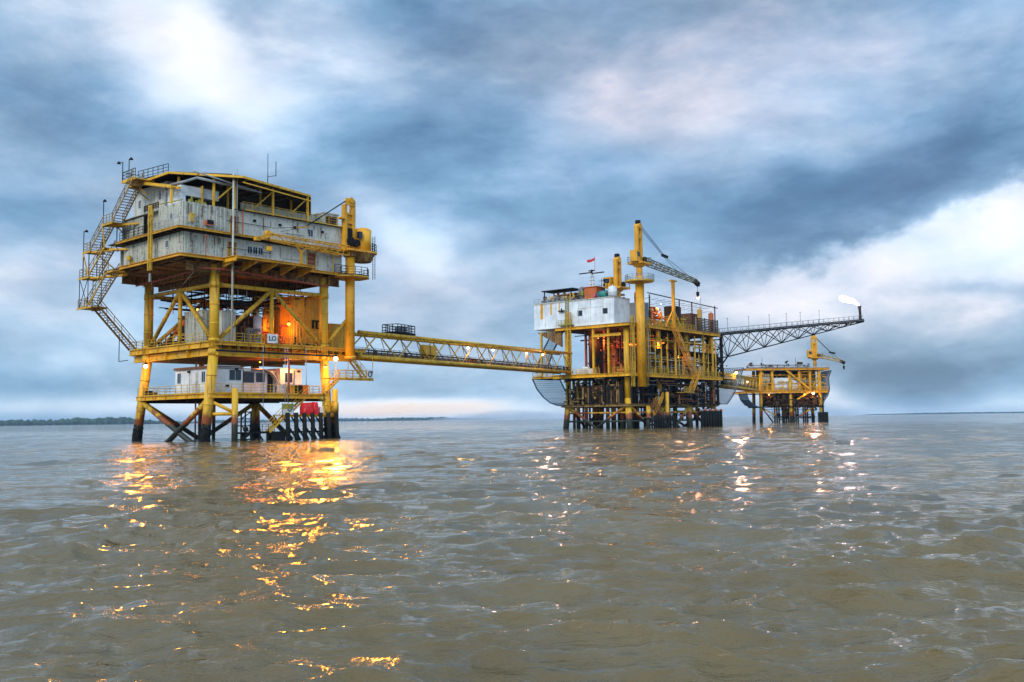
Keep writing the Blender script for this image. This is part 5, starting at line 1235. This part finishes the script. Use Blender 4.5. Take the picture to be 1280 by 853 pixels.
# ---- cranes of the middle platform
def crane(label, F, c, zb, zp, ztop, r, tip, cabside=-1, blk=None, ring_z=None, back=0, hook=2.2, bays=14):
    x, y = c; t = thing('pedestal_crane', label, 'crane', F, (x, y, zb))
    part('pedestal', MB().tube((x, y, zb), (x, y, zp - 2.4), r, n=18).tube((x, y, zp - 2.4), (x, y, zp), r * .8, r * .65, n=18), 'crane yellow', t, True)
    if ring_z:
        part('service_platform', ring(MB(), c, 3.0, ring_z, ring_z + .3), 'dull yellow paint', t)
        P_ = [(x + 2.9 * math.cos(2 * math.pi * i / 8 + .39), y + 2.9 * math.sin(2 * math.pi * i / 8 + .39), ring_z + .3) for i in range(9)]
        part('railing', MB().rail(P_, 1.1, 1.2, .045), 'galvanised', t)
    part('slew_platform', MB().box(x - 1.6, x + 2.2, y - 1.6, y + 1.8, zp, zp + .35).tube((x, y, zp - .5), (x, y, zp), r * 1.1, 1.4, n=14), 'crane yellow', t)
    part('railing', MB().rail([(x + 2.1, y - 1.5, zp + .35), (x + 2.1, y + 1.7, zp + .35), (x - 1.5, y + 1.7, zp + .35)], 1.1, 1.1, .04), 'dark steel', t)
    h = ztop - zp
    m = MB().box(x - 1.0, x - .45, y - .4, y + .4, zp + .3, ztop - .8).box(x + .3, x + .85, y - .4, y + .4, zp + .3, ztop - .6).box(x - .5, x + .4, y + .0, y + .35, zp + .3, zp + h * .68).box(x - .5, x + .4, y - .4, y + .4, zp + h * .62, zp + h * .68)
    m.tube((x - .1, y - .6, ztop - .7), (x - .1, y + .6, ztop - .7), .6, n=12)
    part('mast', m, 'crane yellow', t); part('sheave', MB().box(x - .5, x + .3, y - .4, y + .4, ztop - .2, ztop + .5), 'dark steel', t)
    k = MB().box(x - 1.3, x + .2, y + 1.0 * abs(cabside), y + 2.7, zp + .35, zp + 2.5) if cabside > 0 else MB().box(x - 2.4, x - 1.1, y - 1.0, y + .6, zp + .35, zp + 2.6)
    cb = part('cab', k, 'crane yellow', t)
    part('window', MB().box(x - 1.35, x - 1.28, y + 1.2, y + 2.5, zp + 1.3, zp + 2.2) if cabside > 0 else MB().box(x - 2.2, x - 1.3, y - 1.06, y - .98, zp + 1.3, zp + 2.2), 'window glass', t, under=cb)
    part('winch', MB().tube((x + 1.2, y - .8, zp + 1.0), (x + 1.2, y + .8, zp + 1.0), .6, n=12), 'dark steel', t)
    if tip:
        part('boom', MB().lattice((x + .9, y - .2, zp + .9), (tip[0], tip[1], tip[2]), 1.3, 1.2, .8, .7, bays, .085, .045), 'olive steel' if bays > 8 else 'dull yellow paint', t)
        e = Vector(tip); d = (e - Vector((x, y, zp + .9))).normalized()
        part('boom_tip', MB().bar(e - d * .3, e + d * 1.2 - Vector((0, 0, .5)), .7, .9), 'dark steel', t)
        hb_ = part('hook_block', MB().box(e.x + .6, e.x + 1.1, e.y - .25, e.y + .25, e.z - hook - .8, e.z - hook).ball((e.x + .85, e.y, e.z - hook - 1.0), .25, 8), 'dark steel', t)
        part('cable', MB().tube((e.x + .8, e.y, e.z - .3), (e.x + .8, e.y, e.z - hook), .05, n=5), 'dark steel', t, under=hb_)
        top = Vector((x - .1, y, ztop - .2)); bp_ = top.lerp(e, .55)+Vector((0, 0, h * .02)) if blk is None else Vector(blk)
        m = MB()
        for dv in (-.35, 0, .35): m.tube(top + Vector((0, dv, 0)), bp_ + Vector((0, dv * .6, 0)), .045, n=5)
        m.tube(bp_, e, .045, n=5).tube(bp_ + Vector((0, .2, 0)), e - d * (e - Vector((x, y, zp))).length * .25, .04, n=5)
        part('cable', m, 'dark steel', t)
        part('pendant_block', MB().bar(bp_ - d * .6, bp_ + d * 1.4, .4, .5), 'dark steel', t)
    return t
crane('tallest yellow pedestal crane, boom pointing right, beside the white module', F2, (2.2, -1.8), 8.3, 32.8, 41.2, .88, (22.6, -3.4, 31.3), -1, (10.6, -2.6, 35.5), 29.2)
crane('smaller yellow twin mast crane standing behind the white module', F2, (4.2, 4.6), 24.5, 28.6, 35.4, .8, None, 1)
m = MB().box(16.7, 17.25, -1.3, -.75, DU, 31.0).box(15.8, 18.1, -1.4, -.7, 30.9, 31.2).bar((17.0, -1.0, 25.0), (13.4, -1.0, DU), .25).bar((17.0, -1.0, 25.0), (20.2, -1.0, DU), .25)
single('boom_rest', 'tall slim yellow post that carries the boom of the tallest crane', 'crane rest', F2, m, 'crane yellow', (17, -1, DU))
# process gear on the upper deck
t = stufft('process_skid', 'orange and yellow pipe tangle right behind the tallest crane pedestal', 'machinery', (6.5, 16, -.3, 6, DU, 25.4), 'orange paint', 110, 41, .7); clutter('pipes', 'crane yellow', 90, (6.5, 16, -.6, 5, DU, 25.0), 42, .6, t); clutter('valves', 'red pipe', 50, (7, 15.5, -.3, 4, DU, 25), 43, .6, t)
t = stufft('process_skid', 'olive and yellow valve rack under the dark round duct mouth', 'machinery', (18, 26, -.4, 5, DU, 23.8), 'dull yellow paint', 90, 44, .6); clutter('valves', 'olive paint', 50, (18, 26, -.4, 4, DU, 24), 45, .6, t)
t = thing('air_intake', 'grey box with a round black duct mouth on the upper deck of the middle platform', 'air intake', F2, (22.5, 2.4, 23.6))
part('housing', MB().box(20.6, 24.2, 1.2, 3.4, 23.8, 26.2), 'brown steel', t); part('mouth', MB().tube((21.8, 1.2, 25.1), (21.8, .7, 25.1), 1.15, n=18), 'ink', t); part('legs', MB().box(20.4, 20.7, 1.3, 1.6, DU, 23.6).box(24.5, 24.8, 1.3, 1.6, DU, 23.6), 'dull yellow paint', t)
t = thing('louvred_screen', 'grey brown slatted wind screen at the right end of the upper deck', 'screen', F2, (31.5, -1.2, DU))
m = MB()
for k in range(8): m.box(26.3, 36.6, -1.3, -1.2, DU + .15 + k * .36, DU + .38 + k * .36)
part('slats', m, 'brown steel', t)
for u in np.arange(26.3, 37, 2.06): part('post', MB().box(u - .06, u + .06, -1.36, -1.1, DU - .1, DU + 3.1), 'grey steel', t)
box_thing('equipment_container', 'pinkish grey box behind the slatted screen on the upper deck', 'container', F2, (29, 33.2, 1.5, 4, DU, 25.2), 'rust steel')
vessel('pressure_vessel', 'yellow upright vessel at the right end of the upper deck, left one', F2, (31.0, .3), .55, DU, 26.0, 'crane yellow')
vessel('pressure_vessel', 'orange upright vessel at the far right corner of the upper deck', F2, (36.6, .4), .6, DU, 25.6, 'orange paint')
t = thing('flood_lamp_mast', 'thin mast with a lit lamp near the hook of the tallest crane', 'lamp', F2, (29.5, -.8, DU))
part('pole', MB().tube((29.5, -.8, DU), (29.5, -.8, 28.4), .07, n=6).bar((29.5, -.8, 28.4), (28.4, -.8, 28.6), .1), 'galvanised', t); part('lamp_head', MB().ball((28.2, -.9, 28.5), .3, 8), 'lamp glow white', t)
t = thing('pipe_rack', 'long thin dark rail sloping over the upper deck of the middle platform', 'pipe rack', F2, (22, -.4, DU))
part('rail', MB().bar((7.5, -.4, 27.7), (38.3, -.4, 27.0), .22, .16), 'dark steel', t)
for u in (8.2, 20.6, 26.2, 37): part('post', MB().box(u - .1, u + .1, -.5, -.3, DU, 27.4), 'brown steel', t)
m = MB()
for k in range(10): u = 9 + k * 2.8; m.bar((u, -.4, 26.9 - .02 * k), (u + 1.2, 2.6, 26.9), .07); m.bar((u, -.4, 25.9), (u + 1.2, 2.6, 25.9), .06)
part('brackets', m, 'dark steel', t)
clutter('roof_clutter', 'grey steel', 50, (-.3, 4.8, 3, 22, 26.5, 27.8), 81, .6, Qm); clutter('roof_clutter', 'brown steel', 40, (-.3, 4.8, 3, 22, 26.5, 28.2), 82, .7, Qm)
part('railing', MB().rail([(-.8, 22.6, 26.5), (-.8, 14, 26.5)], 1.0, 1.3, .04), 'galvanised', Qm)
# white tarps heap and vessels on main deck
t = thing('stacked_sacks', 'heap of white sacks behind the railing on the left of the middle main deck', 'sacks', F2, (-.3, 9.5, D1))
for k in range(6): part('sack', sack(MB(), -.8, .4, 7.6 + k * .75, 8.5 + k * .75, D1, D1 + 1.1 + .5 * (1 if 1 < k < 4 else 0), k), 'white wall', t)
for (u, v, r, z1, mt, lab) in ((5.2, 6.4, .8, 17, 'orange paint', 'lit orange column vessel in the left bay of the middle main deck'), (6.5, 10.2, 1.1, 16, 'dark steel', 'dark upright vessel in the left bay of the middle main deck'), (11.5, 2.2, .45, 15.6, 'flag red', 'narrow red lit vessel right of the pedestal on the middle main deck'), (14.8, 3.0, 1.0, 16, 'rust steel', 'rusty vessel right of the narrow red one'), (20.3, 3.2, .9, 15.5, 'dull yellow paint', 'yellow brown vessel near the orange lamp of the middle main deck')):
    vessel('pressure_vessel', lab, F2, (u, v), r, D1, z1, mt)
t = thing('horizontal_tank', 'dark horizontal tank at the right end of the middle main deck', 'tank', F2, (36, 1.5, D1)); part('shell', MB().tube((33.5, .6, 14.9), (38.4, .6, 14.9), 1.35, n=18), 'dark steel', t, True); part('saddle', MB().box(34.3, 34.7, -.2, 1.4, D1, 14).box(37.2, 37.6, -.2, 1.4, D1, 14), 'rust steel', t)
t = thing('boom_tower', 'dark steel tower that anchors the flare boom at the right end of the middle platform', 'tower', F2, (38.9, 1, D1))
m = MB()
for v in (-.8, 2.8): m.bar((38.9, v, 9.5), (38.9, v, 21.0), .55)
for z in (10.6, 13, 15.2, 17.6, 19.8): m.bar((38.9, -.8, z), (38.9, 2.8, z), .25); m.bar((38.9, -.8, z), (38.9, 2.8, z + 1.9 if z < 19 else z), .16)
part('frame', m, 'dark steel', t); clutter('gear', 'dark steel', 40, (37.4, 41.5, -1.6, 3, D1, 14), 61, .7, t)
slabm = MB().box(38.3, 43.5, -2.0, 4.0, D1 - .5, D1 - .3); part('walkway', slabm, 'brown steel', t); part('railing', MB().rail([(38.4, -1.95, D1 - .3), (43.4, -1.95, D1 - .3)], 1.1, 1.0, .045), 'dull yellow paint', t)

# ---- nets hanging below the decks
def net(label, F, prof, a0, a1, axis, base, mat='net cord blue', n_al=26, r=.05, coords='vz'):
    # prof: list of (s, z); extruded between a0 and a1 along the other axis
    t = thing('safety_net', label, 'net', F, base)
    def pt(s, z, a): return (a, s, z) if axis == 'u' else (s, a, z)
    pl = []
    for (s0, z0), (s1, z1) in zip(prof[:-1], prof[1:]):
        k = max(1, int(math.hypot(s1 - s0, z1 - z0) / .45))
        pl += [(s0 + (s1 - s0) * i / k, z0 + (z1 - z0) * i / k) for i in range(k)]
    pl.append(prof[-1]); m = MB()
    for i in range(n_al + 1):
        a = a0 + (a1 - a0) * i / n_al
        for (p, q) in zip(prof[:-1], prof[1:]): m.bar(pt(*p, a), pt(*q, a), r)
    for p in pl: m.bar(pt(*p, a0), pt(*p, a1), r)
    part('mesh', m, mat, t); e = MB()
    for a in (a0, a1):
        for p, q in zip(prof[:-1], prof[1:]): e.bar(pt(*p, a), pt(*q, a), .22)
    e.bar(pt(*prof[0], a0), pt(*prof[0], a1), .12).bar(pt(*prof[-1], a0), pt(*prof[-1], a1), .2)
    part('edge_rope', e, 'net cord', t)
net('dark blue catch net bulging under the left walkway of the middle platform', F2, [(23.2, 10.6), (22.0, 8.4), (20.4, 6.7), (18.6, 5.5), (16.8, 4.9), (15.4, 4.8)], -1, 9, 'u', (4, 19, 7))
net('dark sloping net at the lower right end of the middle platform', F2, [(46.5, 13.5), (43.6, 9.8), (41.0, 7.2), (37.6, 5.0)], -2.5, 9, 'v', (41, 3, 8), 'net cord', r=.085)
net('small blue net hanging from the white module over the footbridge end', F2, [(17.8, 20.6), (20.6, 16.5), (22.6, 12.0)], -.6, 3, 'u', (1, 20, 16), n_al=10)

# =================================================================== bridges
def bridge(name, label, A, Bp, h0, h1, w, bays, r=.24, walk=True, mat='dull yellow paint', lamps=True):
    A = Vector(A); Bp = Vector(Bp); d = Bp - A; ang = math.degrees(math.atan2(d.y, d.x)); F = Frame(A.x, A.y, ang); L = math.hypot(d.x, d.y)
    t = thing(name, label, 'bridge', F, (0, 0, A.z)); dz = Bp.z - A.z
    def P(x, y, tp): return (x, y, A.z + dz * x / L + (h0 + (h1 - h0) * x / L) * tp)
    for y in (-w / 2, w / 2):
        part('chord', MB().tube(P(0, y, 0), P(L, y, 0), r * 1.15, n=12), mat, t, True)
        part('chord', MB().tube(P(0, y, 1), P(L, y, 1), r, n=12), mat, t, True)
        m = MB()
        for k in range(bays):
            x0, x1, x2 = L * k / bays, L * (k + .5) / bays, L * (k + 1) / bays
            m.tube(P(x0, y, 0), P(x1, y, 1), .10, n=6); m.tube(P(x1, y, 1), P(x2, y, 0), .10, n=6)
            m.tube(P(x1 + .25, y, 1), P(x1 + L / bays * .22, y, 0), .06, n=5)
        part('web_members', m, mat, t)
    m = MB()
    for k in range(bays * 2 + 1):
        x = L * k / bays / 2; m.tube(P(x, -w / 2, 0), P(x, w / 2, 0), .09, n=6)
        if k % 2: m.tube(P(x, -w / 2, 1), P(x, w / 2, 1), .08, n=6)
    part('cross_members', m, mat, t)
    a, b = Vector(P(0, 0, 0)), Vector(P(L, 0, 0)); up = Vector((0, 0, .18))
    part('walkway', MB().bar(a + up, b + up, w * .7, .08), 'grating', t)
    for y in (-w * .33, w * .33):
        part('railing', MB().rail([Vector(P(0, y, 0)) + up, Vector(P(L, y, 0)) + up], 1.1, 1.6, .035, 2), 'galvanised', t)
    m = MB()
    for y, z, rr in ((-w * .44, .35, .09), (-w * .44, .6, .06), (w * .44, .35, .12), (w * .42, .75, .08)):
        m.tube((a.x, y, a.z + z), (b.x, y, b.z + z), rr, n=6)
    part('service_pipes', m, 'rust steel', t)
    m = MB(); r_ = random.Random(3)
    for y in (-w * .48, w * .48): m.bar((a.x, y, a.z + .95), (b.x, y, b.z + .95), .10, .16)
    for k in range(bays * 6):
        x = L * (k + .5) / bays / 6; z = P(x, 0, 0)[2]
        m.bar((x, -w * .48, z), (x, -w * .48, z + 1.0), .06)
        if r_.random() < .35: y = r_.choice((-w * .46, w * .4)); h_ = r_.uniform(.3, .8); m.box(x - .2, x + r_.uniform(.2, .7), y - .1, y + .15, z + .3, z + .3 + h_)
    part('cable_tray', m, 'brown steel', t)
    return F, L, P
P1e = F1.W(21.2, 1.6, 10.75); P2e = F2.W(-.8, 14.6, 11.65)
FB, LB, PB = bridge('footbridge', 'long pale yellow tubular truss footbridge between the nearest and the middle platform', P1e, P2e, 3.25, 3.9, 2.6, 8, .26)
def Bx(px):   # position along the bridge
    return LB * px
t = thing('bridge_locker', 'yellow square cabinet fixed on the footbridge walkway', 'cabinet', FB, (Bx(.24), -1.0, PB(Bx(.24), 0, 0)[2] + .25))
b = PB(Bx(.24), 0, 0)[2]; part('body', MB().box(Bx(.225), Bx(.275), -1.15, -.4, b + .3, b + 2.5), 'crane yellow', t); part('seam', MB().box(Bx(.249), Bx(.251), -1.17, -1.15, b + .4, b + 2.4), 'dark steel', t)
t = thing('lookout_stand', 'small dark railed stand on top of the footbridge near its left end', 'platform', FB, (Bx(.16), 0, PB(Bx(.16), 0, 1)[2]))
b = PB(Bx(.16), 0, 1)[2]; part('floor', MB().box(Bx(.125), Bx(.19), -1.4, 1.4, b + .35, b + .5), 'dark steel', t); part('railing', MB().rail([(Bx(.127), -1.3, b + .5), (Bx(.188), -1.3, b + .5), (Bx(.188), 1.3, b + .5), (Bx(.127), 1.3, b + .5), (Bx(.127), -1.3, b + .5)], 1.2, .9, .05), 'dark steel', t); part('box', MB().box(Bx(.155), Bx(.175), -.6, .6, b + .5, b + 1.6), 'grey steel', t)
t = thing('crate', 'small orange crate on the footbridge walkway', 'crate', FB, (Bx(.44), -.6, PB(Bx(.44), 0, 0)[2] + .25)); b = PB(Bx(.44), 0, 0)[2]
part('body', MB().box(Bx(.425), Bx(.455), -1.0, -.3, b + .25, b + 1.0), 'orange paint', t); part('lid', MB().box(Bx(.423), Bx(.457), -1.04, -.26, b + 1.0, b + 1.1), 'red pipe', t)
G = 'burning lamps along the footbridge'
for i, (f_, lab, pw) in enumerate(((.40, 'leftmost burning lamp of the four on the footbridge', 90), (.52, 'second burning lamp from the left on the footbridge', 90), (.70, 'third burning lamp from the left on the footbridge', 90), (.80, 'rightmost and brightest burning lamp on the footbridge', 200))):
    x, y, z = PB(Bx(f_), -1.5, 1); lamp(FB, (x, y, z - .8), lab, pw, (1, .50, .12), .2, 'lamp glow white', G, .3, .5)
P2r = F2.W(41.0, 1.5, 9.3); F3 = Frame(88.8, 310.0, 3); P3e = F3.W(-11.5, -1.8, 10.3)
F4, L4, P4 = bridge('footbridge', 'distant short yellow truss footbridge from the middle platform to the far one', P2r, P3e, 2.9, 3.8, 2.6, 9, .28)
G = 'burning lamps of the far footbridge and middle platform'
lamp(F2, (42.5, -2.6, 12.2), 'yellow lamp at the lower right end of the middle platform', 300, (1, .6, .16), .3, 'lamp glow white', G, .4, .6)
lamp(F2, (21.8, .6, 15.2), 'orange lamp burning in the dark right bay of the middle platform', 450, (1, .32, .04), .34, 'lamp glow orange', G, .3, .6)
lamp(F2, (6.8, 3.0, 17.2), 'red-orange lamp deep in the left bay of the middle platform', 700, (1, .25, .05), .2, 'lamp glow orange', G, .3, .6)
lamp(F2, (3.2, 9.0, 18.6), 'small lamp under the white module of the middle platform', 450, (1, .38, .12), .16, 'lamp glow orange', G, .3, .6)
lamp(F2, (12.2, .2, 17.6), 'small lamp beside the narrow red vessel', 260, (1, .3, .06), .16, 'lamp glow orange', G, .3, .6)
lamp(F2, (30.5, 1.2, 17.6), 'small lamp above the dark horizontal tank', 120, (1, .4, .1), .16, 'lamp glow orange', G, .3, .6)
lamp(F2, (12.5, -.6, 25.8), 'small warm lamp over the orange pipe tangle on the upper deck', 420, (1, .6, .25), .12, 'lamp glow white', G, .3, .6)

# =================================================================== flare boom
RT = F2.W(39.2, 1.0, 20.9); TIP = Vector((91.7, 250.0, 26.6))
d = TIP - RT; FF = Frame(RT.x, RT.y, math.degrees(math.atan2(d.y, d.x))); LF = math.hypot(d.x, d.y); dzf = TIP.z - RT.z
t = thing('flare_boom', 'long tapering black lattice boom reaching out to the right with a flare tip', 'flare boom', FF, (0, 0, RT.z))
def ft(x, y, k=0):          # top chord (k=0) and bottom chord (k=1)
    z = RT.z + dzf * x / LF
    if k:
        dep = 5.4 if x < 4 else 5.0 * (1 - (x - 4) / (LF - 4)) ** 1.0 + .3
        return (x, 0, z - dep)
    return (x, y * (1.5 - .9 * x / LF), z)
m = MB()
for y in (-1, 1): m.tube(ft(0, y), ft(LF, y), .2, .14, n=8)
part('top_chord', m, 'dark steel', t, True)
part('bottom_chord', MB().tube(ft(0, 0, 1), ft(4, 0, 1), .14, n=8).tube(ft(4, 0, 1), ft(LF, 0, 1), .15, .1, n=8), 'dark steel', t, True)
m = MB(); nb = 9
xs = [4 + (LF - 4) * (1 - (1 - i / nb) ** 1.15) for i in range(nb + 1)]
for i in range(nb):
    x0, x1 = xs[i], xs[i + 1]; xm = (x0 + x1) / 2
    for y in (-1, 1):
        m.tube(ft(x0, 0, 1), ft(x1, y), .10, n=5).tube(ft(x0, y), ft(x1, 0, 1), .10, n=5).tube(ft(x0, 0, 1), ft(x0, y), .08, n=5)
for y in (-1, 1): m.tube(ft(0, y), ft(4, 0, 1), .08, n=5).tube(ft(4, y), ft(0, 0, 1), .08, n=5)
m.tube(ft(4, 0, 1), (-.3, 0, RT.z - 9.2), .17, n=6)
part('web_members', m, 'dark steel', t)
part('walkway', MB().bar(Vector(ft(0, 0)) + Vector((0, 0, .2)), Vector(ft(LF, 0)) + Vector((0, 0, .2)), 1.0, .1), 'dark steel', t)
m = MB()
for y, z in ((-.9, .35), (-.6, .45), (.6, .4), (.9, .35)): m.tube((0, y, RT.z + z), (LF, y * .6, TIP.z + z), .11, n=6)
part('flare_pipes', m, 'dark steel', t)
for y in (-1, 1):
    a = Vector((0, y * 1.4, RT.z + .1)); b = Vector((LF - .5, y * .6, TIP.z + .1)); part('railing', MB().rail([a, b], 1.3, 2.0, .035, 1), 'grey steel', t)
m = MB()
for x in (3, 10, 17, 23, 28, 35): m.tube((x, -1.3, RT.z + dzf * x / LF), (x, -1.3, RT.z + dzf * x / LF + 3.6), .04, n=5); m.ball((x, -1.3, RT.z + dzf * x / LF + 3.6), .13, 6)
part('marker_poles', m, 'dark steel', t)
part('flare_tip', MB().tube((LF - .6, 0, TIP.z - .3), (LF - .9, 0, TIP.z + 3.7), .34, n=12).tube((LF - .9, 0, TIP.z + 3.3), (LF - .95, 0, TIP.z + 4.0), .44, n=12).box(LF - 1.3, LF, -.5, .5, TIP.z - .4, TIP.z), 'ink', t)
# flame blown to the left by the wind
m = MB(); n = 12; vs = []; ringn = 9
tipw = Vector((LF - .95, 0, TIP.z + 4.1)); base_dir = Vector((-8.6, -.6, 1.9))
prof = [(0, .10), (.12, .24), (.28, .40), (.45, .52), (.62, .58), (.78, .62), (.88, .5), (.95, .3), (1.0, .05)]
for k, (f_, r_) in enumerate(prof):
    c = tipw + base_dir * f_ + Vector((0, 0, .25 * math.sin(f_ * 5)))
    for i in range(n):
        a = 2 * math.pi * i / n; rr = r_ * 1.15 * (1 + .22 * math.sin(3 * a + k * 1.3)); vs.append(c + Vector((.35 * rr * math.cos(a), rr * math.sin(a), rr * math.cos(a))))
m.add(vs, [(k * n + i, k * n + (i + 1) % n, (k + 1) * n + (i + 1) % n, (k + 1) * n + i) for k in range(len(prof) - 1) for i in range(n)] + [tuple(range(n - 1, -1, -1)), tuple(range((len(prof) - 1) * n, len(prof) * n))])
single('flare_flame', 'white hot flame blowing left from the tip of the flare boom', 'flame', FF, m, 'flare flame', tuple(tipw), smooth=True)
L_ = bpy.data.lights.new('flare_light', 'POINT'); L_.energy = 2600; L_.color = (1, .55, .48); L_.shadow_soft_size = 2.0
o = bpy.data.objects.new('flare_light', L_); COL.objects.link(o); o.location = FF.W(LF - 4, -.5, TIP.z + 5.0)

# =================================================================== third, far platform
T = thing('oil_platform', 'small far yellow platform with one crane under the flare boom', 'platform', F3, (0, 6, 0))
for u in (-8.6, 1.0, 10.6):
    for v in (.8, 8):
        part('leg', MB().tube((u * 1.04, v - .3 if v < 5 else v + .3, -2), (u, v, 17), .55, n=12), 'leg paint', T, True)
def slab3(x0, x1, y0, y1, z, h, mat): 
    part('deck', MB().box(x0, x1, y0, y1, z - .12, z), 'grating', T)
    part('edge_girder', MB().channel((x0, y0 - .05, z), (x1, y0 - .05, z), (0, -1), h, .3).channel((x0 - .05, y0, z), (x0 - .05, y1, z), (-1, 0), h, .3).channel((x1 + .05, y0, z), (x1 + .05, y1, z), (1, 0), h, .3), mat, T)
slab3(-14.3, 13.0, -.2, 13.5, 10.2, .75, 'crane yellow'); slab3(-13.6, 13.6, -.6, 13.5, 17.5, .65, 'crane yellow'); slab3(-9.5, 11.6, 0, 12, 5.2, .4, 'brown steel')
for (u) in (-8.6, -5.0, 3.9, 7.4, 10.4): part('post', MB().box(u - .35, u + .35, -.1, .6, 10.2, 16.9), 'crane yellow', T)
part('brace', MB().bar((-.6, -.3, 16.9), (7.4, -.3, 10.3), .75, .5), 'crane yellow', T); part('brace', MB().bar((7.4, -.3, 10.0), (2.8, -.3, 7.4), .6, .4), 'crane yellow', T); part('brace', MB().bar((8.0, .2, 11), (10.8, .2, 16), .4), 'dull yellow paint', T)
part('brace', MB().tube((-8.6, .6, 5), (-4.6, .6, -.5), .25, n=8), 'leg paint', T, True); part('brace', MB().tube((8.6, .6, 5), (0, .6, -.5), .25, n=8), 'leg paint', T, True); part('brace', MB().tube((-8.6, .6, 5), (0, .6, -.5), .2, n=8), 'leg paint', T, True)
for i in range(12): part('conductor_pipe', MB().tube((-3.6 + i * 1.05, 3 + (i % 3), -2), (-3.6 + i * 1.05, 3 + (i % 3), 9.6), .3, n=8), 'leg paint', T, True)
clutter('process_piping', 'brown steel', 90, (-8, 11, 1, 10, 10.2, 16.5), 71, 1.4); clutter('cellar_piping', 'rust steel', 120, (-4, 9, 1, 6, 5.2, 9.4), 72, 1.2); clutter('process_piping', 'dull yellow paint', 60, (-12, 12, .2, 3, 10.3, 15), 73, .7)
part('added_bulkhead', MB().box(-8.4, 10.4, 6.0, 6.15, 10.2, 17), 'brown steel', T); part('added_bulkhead', MB().box(4.4, 10.2, 2.6, 2.75, 10.2, 17), 'soffit paint', T); part('soffit', MB().box(-13.5, 12.4, .3, 13.2, 9.3, 9.36), 'brown steel', T); part('added_bulkhead', MB().box(-2.5, 8.0, 6.8, 6.9, 5.2, 9.3), 'dark steel', T)  # dark inner walls added so the open bays read dark, without sky behind
for pts in (((-14.2, -.15), (13, -.15)),): part('railing', MB().rail([(*pts[0], 10.2), (*pts[1], 10.2)], 1.2, 1.8, .07), 'crane yellow', T)
part('railing', MB().rail([(-13.5, -.5, 17.5), (13.5, -.5, 17.5)], 1.1, 2.2, .05, 1), 'galvanised', T)
part('wall', MB().corr((-4.8, .9), (4.2, .9), 10.5, 14.4, (0, -1), .8, .08), 'white steel', T, label='pale metal screen wall'); part('wall', MB().corr((-8.2, 1.2), (-5.4, 1.2), 12.5, 15.8, (0, -1), .8, .08), 'grey panel', T)
m = MB()
for u in (-11, -8, 0, 3): m.tube((u, .5, 17.5), (u, .5, 17.5 + (3.4 if u in (-8, 3) else 2.0)), .06, n=5)
m.bar((-.4, .5, 19.2), (.4, .5, 19.8), .5)
part('antenna', m, 'dark steel', T)
part('fender_row', MB().box(9.6, 12.8, -.4, .2, -.5, 3.2).box(11.0, 11.4, -.5, -.1, 3.2, 6.2), 'black rubber', T)
crane('far small yellow crane at the right of the far platform, boom pointing right', F3, (9.4, .6), 16.8, 20.6, 28.2, .7, (17.6, -.6, 19.6), -1, (14.6, 0, 22.4), None, hook=1.6, bays=7)
net('pale curved net under the left end of the far platform', F3, [(-13.9, 9.6), (-13.2, 7.4), (-11.8, 5.8), (-10.0, 5.0), (-7.8, 4.9)], -1, 8, 'v', (-11, 3, 6), 'net cord', n_al=20, r=.09)
net('pale net curving down the right side of the far platform', F3, [(14.4, 16.6), (13.4, 14.2), (13.6, 10.5), (13.0, 8.6), (10.6, 5.3)], -.3, 8, 'v', (13, 3, 8), 'galvanised', n_al=22, r=.10)
clutter('process_piping', 'crane yellow', 60, (-13, 12.5, -.2, 1.5, 10.3, 16.5), 74, .6); clutter('process_piping', 'galvanised', 40, (-13, 12, .2, 2, 10.3, 13.5), 75, .8); clutter('cellar_piping', 'dark steel', 110, (-8.5, 11, .2, 3, 5.2, 9.4), 76, 1.2); clutter('upper_gear', 'brown steel', 50, (-12, 8, .2, 6, 17.5, 18.8), 77, .8)
clutter('cellar_piping', 'brown steel', 120, (-8.8, 11.2, -.3, 1, 5.0, 9.4), 78, 1.3); part('added_bulkhead', MB().box(-7.6, 10.6, 3.0, 3.15, 5.3, 9.3), 'dark steel', T); clutter('under_deck_piping', 'dark steel', 50, (-6, 9.5, 1, 6, 1.0, 5.0), 79, 1.0)  # dark wall added across the cellar level as dark fill
part('wall', MB().corr((-13.4, 2.2), (-9, 2.2), 10.4, 15.0, (0, -1), .8, .08), 'soffit paint', T)
part('railing', MB().rail([(-8.2, -.2, 10.2), (-5.2, -.2, 10.2)], 3.6, 1.5, .1, 2), 'crane yellow', T)
G = 'burning lamps of the far platform'
lamp(F3, (7.9, -1.0, 9.3), 'brightest yellow lamp under the deck of the far platform, right side', 420, (1, .5, .1), .42, 'lamp glow white', G, .5, .9)
lamp(F3, (5.2, -.6, 9.0), 'orange lamp just left of the brightest one on the far platform', 220, (1, .4, .08), .26, 'lamp glow orange', G, .5, .9)
lamp(F3, (-6.4, -.4, 9.0), 'orange lamp under the left deck of the far platform', 150, (1, .38, .08), .26, 'lamp glow orange', G, .5, .9)
lamp(F3, (-13.2, -.2, 13.2), 'yellow lamp at the bridge end of the far platform', 300, (1, .5, .12), .36, 'lamp glow white', G, .5, .9)

flood(F2, (42.5, -3.2, 12.0), 1500, (1, .50, .34), 1.2, 70)
flood(F2, (21.8, -1.2, 15.0), 1500, (1, .42, .22), 1.2, 70)
flood(FB, (Bx(.8), -2.0, PB(Bx(.8), 0, 1)[2] - .8), 1200, (1, .55, .42), 1.1, 70)
flood(F3, (7.9, -1.6, 9.0), 1100, (1, .50, .38), 1.4, 70)
